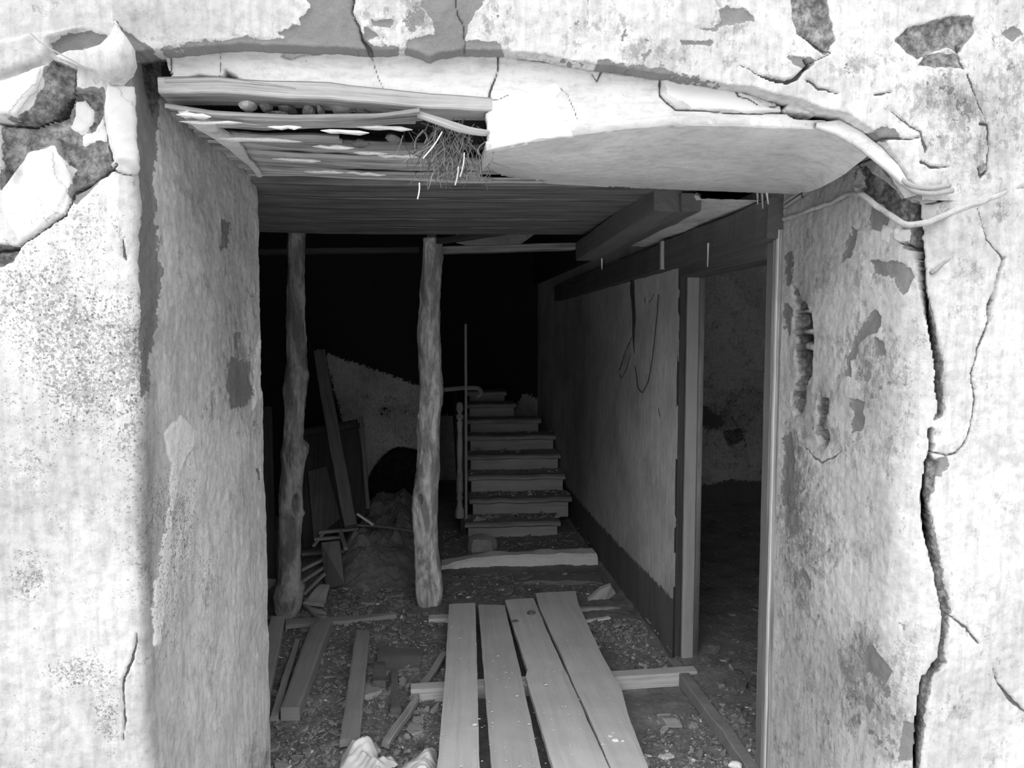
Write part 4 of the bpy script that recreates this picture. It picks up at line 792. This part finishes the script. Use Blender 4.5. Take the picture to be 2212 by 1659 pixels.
# crumpled plastic
pl_, nt, b = newmat('dusty_plastic', .35); b.inputs['Base Color'].default_value = (.66, .66, .66, 1); b.inputs['Specular IOR Level'].default_value = .5
def sheet(poly, hs, seed, label):
    p3 = np.array([WZ(x, y, .05) for x, y in poly]); lo = p3.min(0) - .02; hi = p3.max(0) + .02
    xs_ = rng((lo[0], hi[0], .004)); ys_ = rng((lo[1], hi[1], .004)); G = np.zeros((len(xs_), len(ys_), 3)); G[..., 0] = xs_[:, None]; G[..., 1] = ys_[None]; G = G.reshape(-1, 3)
    rs = np.random.RandomState(seed); w = G + .03 * np.stack([fbm(G, 5, 1, seed), fbm(G, 5, 1, seed + 5), G[:, 2] * 0], 1); cr = 0
    for kf in (5, 8, 12, 19, 30, 41):
        an = rs.uniform(0, math.pi); cr = cr + np.abs(((w[:, 0] * math.cos(an) + w[:, 1] * math.sin(an)) * kf + rs.uniform()) % 1 - .5) * 2 * (7 / (kf + 3))
    cr = cr / cr.max()
    sd = sdpoly(G[:, :2] * 1000, p3[:, :2] * 1000)
    edge = np.clip((sd + 10) / 60, 0, 1)
    G[:, 2] = .012 + hs * sstep(0, 1, edge) * cr * 1.25
    F = grid_faces(len(xs_), len(ys_)); k = sd + 14 * fbm(G, 20, 3, seed) > -2; F = F[k[F].all(1)]
    V, F, _ = joinm([(G, F, None)])
    o = mesh_obj('plastic_sheet', V, F, pl_, smooth=True); s = o.modifiers.new('t', 'SOLIDIFY'); s.thickness = .0015
    return tag(o, label, 'plastic sheet')
sheet([(738, 1612), (752, 1598), (775, 1604), (790, 1592), (812, 1584), (822, 1600), (818, 1622), (850, 1618), (862, 1632), (845, 1640), (830, 1660), (812, 1668), (780, 1650), (735, 1640)], .075, 2, 'white crumpled plastic sheet at the end of the flat board')
sheet([(852, 1650), (880, 1625), (905, 1612), (918, 1596), (942, 1600), (948, 1640), (940, 1760), (800, 1760), (820, 1690)], .06, 8, 'grey folded plastic sheet tucked against the first gangway plank')
# ------------------------------------------------------------------ stairs, threshold, back of the hall
st = empty('staircase', (.55, 5.7, 0)); tag(st, 'worn wooden staircase rising in the dark at the back of the hall', 'stairs')
TY = [1131, 1079, 1029, 984, 942, 906, 872, 845]; TL = [1003, 1014, 1011, 1010, 1010, 1010, 1008, 1008]; TR = [1211, 1235, 1227, 1214, 1201, 1168, 1115, 1095]
for k in range(8):
    Y = 5.62 + .25 * k; a = W(TL[k], TY[k] + 6, Y); b = W(TR[k], TY[k] + 6, Y); z = a[2]; b[0] = min(b[0], 1.135)
    MB().sweep([(a[0], Y + .15, z), (b[0], Y + .15, z)], .30, .042, side=(0, 1, 0), rnd=.014, jit=.011, seed=k).build('tread', M['graywood'], st)
    MB().sweep([(a[0] + .03, Y + .045, z - .085), (b[0] - .02, Y + .045, z - .085)], .02, .13, side=(0, 1, 0), rnd=.002, jit=.005, seed=k + 20).build('riser', M['stripwood'], st)
m = MB(); x0 = W(1000, 1131, 5.62)[0]; m.sweep([(x0, 5.70, .0), (x0, 7.5, .95)], .04, .22, jit=.002).build('stringer', M['darkwood'], st)
t = empty('newel_post', W(993, 1118, 5.66)); tag(t, 'turned wooden baluster standing at the foot of the stairs', 'baluster')
m = MB(); nb = 20; prof = [(868, 3), (872, 7), (885, 8), (893, 4), (897, 8), (903, 8), (908, 4), (912, 7), (935, 5), (960, 6.5), (985, 6), (1010, 5), (1030, 7), (1060, 8), (1070, 5), (1075, 8), (1082, 5), (1095, 7), (1102, 10), (1118, 10)]
V = []; 
for y, r_ in prof:
    c = W(993, y, 5.66)
    for j in range(nb): V.append(c + np.array([math.cos(6.2832 * j / nb), math.sin(6.2832 * j / nb), 0]) * r_ * 5.66 / 1600)
m.add(V, [(k * nb + j, k * nb + (j + 1) % nb, (k + 1) * nb + (j + 1) % nb, (k + 1) * nb + j) for k in range(len(prof) - 1) for j in range(nb)] + [tuple(range(nb))[::-1]])
m.build('turned_shaft', M['graywood'], t, smooth=True)
single('thin_post', MB().sweep([W(1006, 700, 5.7), W(1007, 1120, 5.7)], .02, .02, jit=.001), M['stripwood'], 'thin straight upright beside the turned baluster', 'post')
t = empty('handrail', W(1010, 845, 6.0)); tag(t, 'stub of curved handrail at the head of the turned baluster', 'handrail')
MB().tube([W(960, 842, 5.9), W(1000, 838, 5.9), W(1035, 838, 5.95), W(1042, 850, 6.0), W(1030, 858, 6.0)], .018, 8).build('rail', M['stripwood'], t)
xa, xb_ = WZ(955, 1232, .03), WZ(1288, 1232, .03)
single('threshold_curb', MB().sweep([(xa[0], 4.98, .0), (0.3, 4.98, .01), (.8, 4.98, .018), (1.13, 4.98, .012)], .14, [.05, .11, .12, .12], side=(0, 1, 0), rnd=.02, jit=.022, seed=5), M['white'], 'flaking white-painted curb across the floor before the stairs', 'curb')
single('floor_slab_edge', MB().sweep([(.52, 4.62, -.012), (.8, 4.60, -.005), (1.08, 4.56, -.01)], .16, .05, side=(0, 1, 0), rnd=.02, jit=.02, seed=6), M['slab'], 'broken concrete edge between the gangway and the white curb', 'slab')
single('stone_block', MB().stone(W(1041, 1178, 5.2), (.115, .11, .10), 21, 8), M['stone'], 'angular stone block lying before the bottom stair', 'stone')
single('flat_debris', MB().sweep([WZ(1098, 1205, .05), WZ(1150, 1198, .05), WZ(1188, 1192, .05)], [.08, .1, .05], .02, side=(0, 1, 0), jit=.01, seed=6), M['stripwood'], 'flat split board lying beside the angular stone block', 'board')
single('flat_debris', MB().stone(WZ(1230, 1195, .03), (.09, .07, .05), 6), M['dirt'], 'dark lump of debris at the foot of the stairs beside the wall', 'rubble')
a = [WZ(1270, 1296, .03), WZ(1300, 1272, .09), WZ(1322, 1266, .10)]
m = MB(); P_ = [W(1270, 1297, 4.22), W(1298, 1272, 4.27), W(1320, 1265, 4.3), W(1330, 1282, 4.3), W(1304, 1303, 4.2), W(1285, 1301, 4.2)]
m.add(P_ + [p + np.array([.004, .03, .006]) for p in P_], [(0, 1, 2, 3, 4, 5)[::-1], (6, 7, 8, 9, 10, 11)] + [(k, (k + 1) % 6, 6 + (k + 1) % 6, 6 + k) for k in range(6)], [(p[0] * .7 + p[2], p[2] - p[0] * .5) for p in P_] * 2)
single('wood_fragment', m, M['pine'], 'pale jagged piece of split wood leaning by the partition foot', 'wood')
# leaning door and beam
t = empty('leaning_door', W(720, 1180, 5.5)); tag(t, 'dark panelled door leaning against the back wall', 'door')
def quad(mb, c, th):
    c = [np.array(p) for p in c]; n = np.cross(c[1] - c[0], c[3] - c[0]); n /= np.linalg.norm(n); d = [p + n * th for p in c]
    if n[1] < 0: d = [p - n * th for p in c]
    return mb.add(c + d, [(0, 1, 2, 3), (7, 6, 5, 4), (0, 4, 5, 1), (1, 5, 6, 2), (2, 6, 7, 3), (3, 7, 4, 0)], [(p[2], p[0]) for p in c + d])
quad(MB(), [W(640, 930, 5.9), W(772, 905, 5.95), W(798, 1108, 5.6), W(655, 1190, 5.5)], .04).build('door_leaf', M['darkwood'], t)
quad(MB(), [W(655, 928, 5.86), W(786, 912, 5.9), W(787, 921, 5.88), W(656, 940, 5.84)], .02).build('rail', M['darkwood'], t)
quad(MB(), [W(665, 1018, 5.70), W(705, 1008, 5.72), W(735, 1120, 5.56), W(678, 1165, 5.50)], .012).build('panel', M['midwood'], t)
single('leaning_beam', MB().sweep([W(690, 760, 5.7), W(715, 905, 5.4), W(758, 1138, 4.95)], .085, .06, jit=.006, seed=4), M['midwood'], 'heavy squared timber leaning diagonally between the two log props', 'beam')
single('leaning_beam', MB().sweep([W(780, 900, 5.8), W(795, 1100, 5.5)], .03, .03, jit=.003, seed=5), M['midwood'], 'slim stile leaning at the edge of the dark door', 'beam')
# mound of rubble with boards
nu = 220; xs_ = np.linspace(-1.25, .02, nu); ys_ = np.linspace(4.35, 6.4, nu); G = np.zeros((nu, nu, 3)); G[..., 0] = xs_[:, None]; G[..., 1] = ys_[None]; G = G.reshape(-1, 3)
cx_ = W(822, 1200, 4.9)[0]
h = .25 * np.exp(-((G[:, 0] - cx_) / .25) ** 4) * sstep(4.42, 5.15, G[:, 1]) + .09 * np.exp(-((G[:, 0] - cx_ + .42) / .3) ** 2 - ((G[:, 1] - 5.1) / .4) ** 2)
G[:, 2] = h * (1 + .9 * fbm(G, 5, 4, 8) + .5 * fbm(G, 17, 4, 18)) + .04 * fbm(G, 16, 4, 9) - .03
F = grid_faces(nu, nu)
tag(mesh_obj('rubble_mound', G, F, M['dirt'], smooth=True), 'mound of earth and broken plaster heaped between the log props', 'rubble', kind='stuff')
single('dark_board', quad(MB(), [W(694, 1172, 4.7), W(733, 1168, 4.7), W(744, 1262, 4.5), W(704, 1272, 4.6)], .03), M['midwood'], 'dark plank end propped upright on the rubble mound', 'board')
stk = [((655, 1196, 5.0), (745, 1190, 4.95), .05, 'flat slat lying level across the rubble behind the dark board'), ((690, 1150, 5.2), (775, 1142, 5.2), .04, 'slat lying on top of the mound below the leaning timber'), ((650, 1232, 4.7), (704, 1205, 4.8), .03, 'stick slanting up beside the knotty log, topmost of three'),
       ((650, 1258, 4.6), (700, 1225, 4.7), .035, 'stick slanting up beside the knotty log, middle of three'), ((655, 1285, 4.5), (700, 1240, 4.6), .04, 'stick slanting up beside the knotty log, lowest of three'),
       ((678, 1178, 5.05), (700, 1150, 5.2), .03, 'short splintered lath sticking up at the left of the mound'), ((735, 1148, 5.0), (747, 1185, 4.8), .03, 'dark lath hanging over the edge of the mound'), ((680, 1165, 5.1), (742, 1160, 5.1), .03, 'thin broken slat between the level slat and the mound top')]
for k, (a, b, w, lab) in enumerate(stk):
    single('broken_stick', MB().sweep([W(*a), W(*b)], w, .02, side=(0, 1, 0), jit=.003, seed=60 + k), M['stripwood'] if k % 2 else M['graywood'], lab, 'slat', 'broken slats on the rubble mound')
single('white_lath', MB().sweep([W(772, 1110, 4.95), W(806, 1134, 4.9)], .03, .012, side=(0, 1, 0), jit=.003), M['white'], 'white-painted lath standing up on the mound by the crooked log', 'lath')
single('long_stick', MB().sweep([W(756, 1134, 5.1), W(810, 1135, 5.05), W(900, 1147, 4.9)], .03, .012, side=(0, 1, 0), jit=.003, seed=3), M['graywood'], 'long thin slat lying over the mound towards the crooked log', 'slat')
plank('tilted_board', (690, 1262, 712, 1262), (655, 1300, 700, 1305), [], 'short grey board lying tilted beside the foot of the knotty log', 'stripwood', .10, .02, None, 31, .05)
plank('tilted_board', (655, 1305, 700, 1320), (690, 1335, 705, 1330), [], 'pointed scrap of board in front of the knotty log foot', 'graywood', .05, .015, None, 32, .04)
single('dark_plank', MB().sweep([W(572, 880, 4.6), W(582, 1262, 4.3)], .08, .03, jit=.002), M['darkwood'], 'dark upright plank in the shadow behind the reveal edge', 'plank')
single('rolled_rag', MB().tube([W(545, 1268, 4.2), W(575, 1262, 4.2), W(596, 1258, 4.2)], [.03, .035, .02], 10, jit=.012, seed=3), M['dirt'], 'dusty rolled rag lying between the reveal and the knotty log', 'rag')
# ------------------------------------------------------------------ litter of chips on the floor
def litter(name, n, regs, size, mat, label, seed):
    r = np.random.RandomState(seed); V = []; Fs = []
    for k in range(n):
        x0, y0, x1, y1 = regs[r.randint(len(regs))]; x = r.uniform(x0, x1); y = y0 + (y1 - y0) * r.uniform() ** 1.3
        p = WZ(x, y, 0); p[2] = floor_z(p[None])[0] + (.05 if p[0] > 1.15 else 0) + .002
        s = size * r.lognormal(0, .55); d = np.array([s, s * r.uniform(.35, .9), s * r.uniform(.1, .4)])
        a = r.uniform(0, 6.28); ca, sa = math.cos(a), math.sin(a); tl = r.normal(0, .35); n0 = len(V)
        m_ = 5
        for zz_ in (-1, 1):
            for j in range(m_):
                q = 6.283 * j / m_ + r.uniform(-.4, .4); xx, yy, z_ = math.cos(q) * d[0], math.sin(q) * d[1], zz_ * d[2] * .6 + math.cos(q) * d[0] * tl
                V.append((p[0] + xx * ca - yy * sa, p[1] + xx * sa + yy * ca, p[2] + z_ + d[2] * .4))
        Fs += [tuple(n0 + j for j in range(m_))[::-1], tuple(n0 + m_ + j for j in range(m_))] + [(n0 + j, n0 + (j + 1) % m_, n0 + m_ + (j + 1) % m_, n0 + m_ + j) for j in range(m_)]
    return V, Fs, mat
LR = [(560, 1330, 960, 1680), (560, 1330, 960, 1680), (560, 1330, 960, 1680), (640, 1270, 900, 1340)]
WFr = [(1330, 1350, 1470, 1480), (1390, 1545, 1640, 1680), (1250, 1340, 1400, 1400)]
def litter_obj(name, parts_, label):
    V = []; Fs = []; mi = []; ms = []
    for v, f, m_ in parts_:
        n0 = len(V); V += v; Fs += [tuple(i + n0 for i in q) for q in f]
        if m_ not in ms: ms.append(m_)
        mi += [ms.index(m_)] * len(f)
    o = mesh_obj(name, V, Fs, M[ms[0]])
    for m_ in ms[1:]: o.data.materials.append(M[m_])
    o.data.polygons.foreach_set('material_index', np.array(mi, np.int32)); return tag(o, label, 'rubble', kind='stuff')
litter_obj('floor_litter', [litter('', 5200, LR, .0055, 'grit', '', 1), litter('', 500, LR, .012, 'grit', '', 11), litter('', 3600, LR, .005, 'dirt', '', 2), litter('', 420, LR, .004, 'white', '', 3)], 'dusty leaf and mortar chips covering the floor left of the gangway')
litter_obj('wall_foot_litter', [litter('', 1900, WFr, .005, 'grit', '', 4), litter('', 900, WFr, .006, 'dirt', '', 6), litter('', 160, WFr, .005, 'white', '', 7)], 'chips strewn along the foot of the partition')
BR = [(950, 1240, 1290, 1300), (955, 1150, 1280, 1215)]
litter_obj('stair_foot_litter', [litter('', 1300, BR, .009, 'dirt', '', 5), litter('', 260, BR, .007, 'grit', '', 8), litter('', 60, BR, .008, 'white', '', 9)], 'coarse crumbs before the stairs around the white curb')
r = np.random.RandomState(77); SV = []; SF = []
for k in range(520):
    s_ = min(7, int(abs(r.normal(0, 2.2)))); Y = 5.64 + .25 * s_ + r.uniform(0, .2); a = W(TL[s_], TY[s_], 5.62 + .25 * s_); b = W(TR[s_], TY[s_], 5.62 + .25 * s_)
    c = np.array([r.uniform(a[0], min(b[0], 1.12)), Y, a[2] + .014]); s = .009 * r.lognormal(0, .6); n0 = len(SV)
    SV += [tuple(c + np.array(v) * s * r.uniform(.5, 1.2, 3)) for v in ((1, 0, 0), (-.4, 1, 0), (-.8, -.7, 0), (0, 0, .7))]; SF += [(n0, n0 + 1, n0 + 3), (n0 + 1, n0 + 2, n0 + 3), (n0 + 2, n0, n0 + 3), (n0, n0 + 2, n0 + 1)]
litter_obj('stair_crumbs', [(SV[:1200], SF[:1200], 'dirt'), (SV[1200:], [tuple(i - 1200 for i in f) for f in SF[1200:]], 'grit')], 'dirt crumbs fallen on the lower treads of the staircase')
litter_obj('doorway_litter', [litter('', 900, [(1510, 1130, 1650, 1659)], .008, 'dirt', '', 10), litter('', 60, [(1510, 1330, 1650, 1659)], .008, 'grit', '', 12)], 'loose dirt crumbs on the floor of the side room')
r = np.random.RandomState(9); V = []; Fs = []
for k in range(300):                                                 # bits lying on the planks
    t = r.uniform() ** .8; y = 1310 + 349 * t; xl = 972 - 29 * t; xr = 1240 + 155 * t; p = WZ(r.uniform(xl, xr), y, ZP + .004); s = .0022 * r.lognormal(0, .55)
    n0 = len(V); V += [p + np.array([s, 0, 0]), p + np.array([-s * .3, s, 0]), p + np.array([-s, -s * .5, 0]), p + np.array([0, 0, s * .3])]
    Fs += [(n0, n0 + 1, n0 + 3), (n0 + 1, n0 + 2, n0 + 3), (n0 + 2, n0, n0 + 3), (n0, n0 + 2, n0 + 1)]
tag(mesh_obj('plank_crumbs', V, Fs, M['white']), 'tiny white crumbs scattered over the gangway planks', 'rubble', kind='stuff')
for k, (x, y, s, lab) in enumerate([(1148, 1325, .03, 'dark clod of dirt on the far part of the gangway'), (1112, 1342, .02, 'small dark clod at the edge of a gap in the gangway')]):
    single('dirt_clod', MB().stone(WZ(x, y, ZP + .004), (s * 1.1, s * .8, s * .5), 70 + k, 9), M['dirt'], lab, 'dirt')
for k, (x, y, s) in enumerate([(1330, 1598, .016), (1318, 1590, .011), (1345, 1600, .009), (1590, 1652, .03), (1025, 1565, .014), (1325, 1582, .008)]):
    single('plaster_chip', MB().stone(WZ(x, y, ZP + .004 if k != 3 else .06), (s, s * .7, s * .4), 90 + k, 6), M['white'],
           ['largest white chip on the bowed gangway plank', 'second white chip on the bowed gangway plank', 'small white chip at the outer edge of the bowed gangway plank', 'white plaster chunk lying at the foot of the near door jamb', 'pale flake lying on the first gangway plank', 'tiny white chip behind the others on the bowed gangway plank'][k], 'plaster')
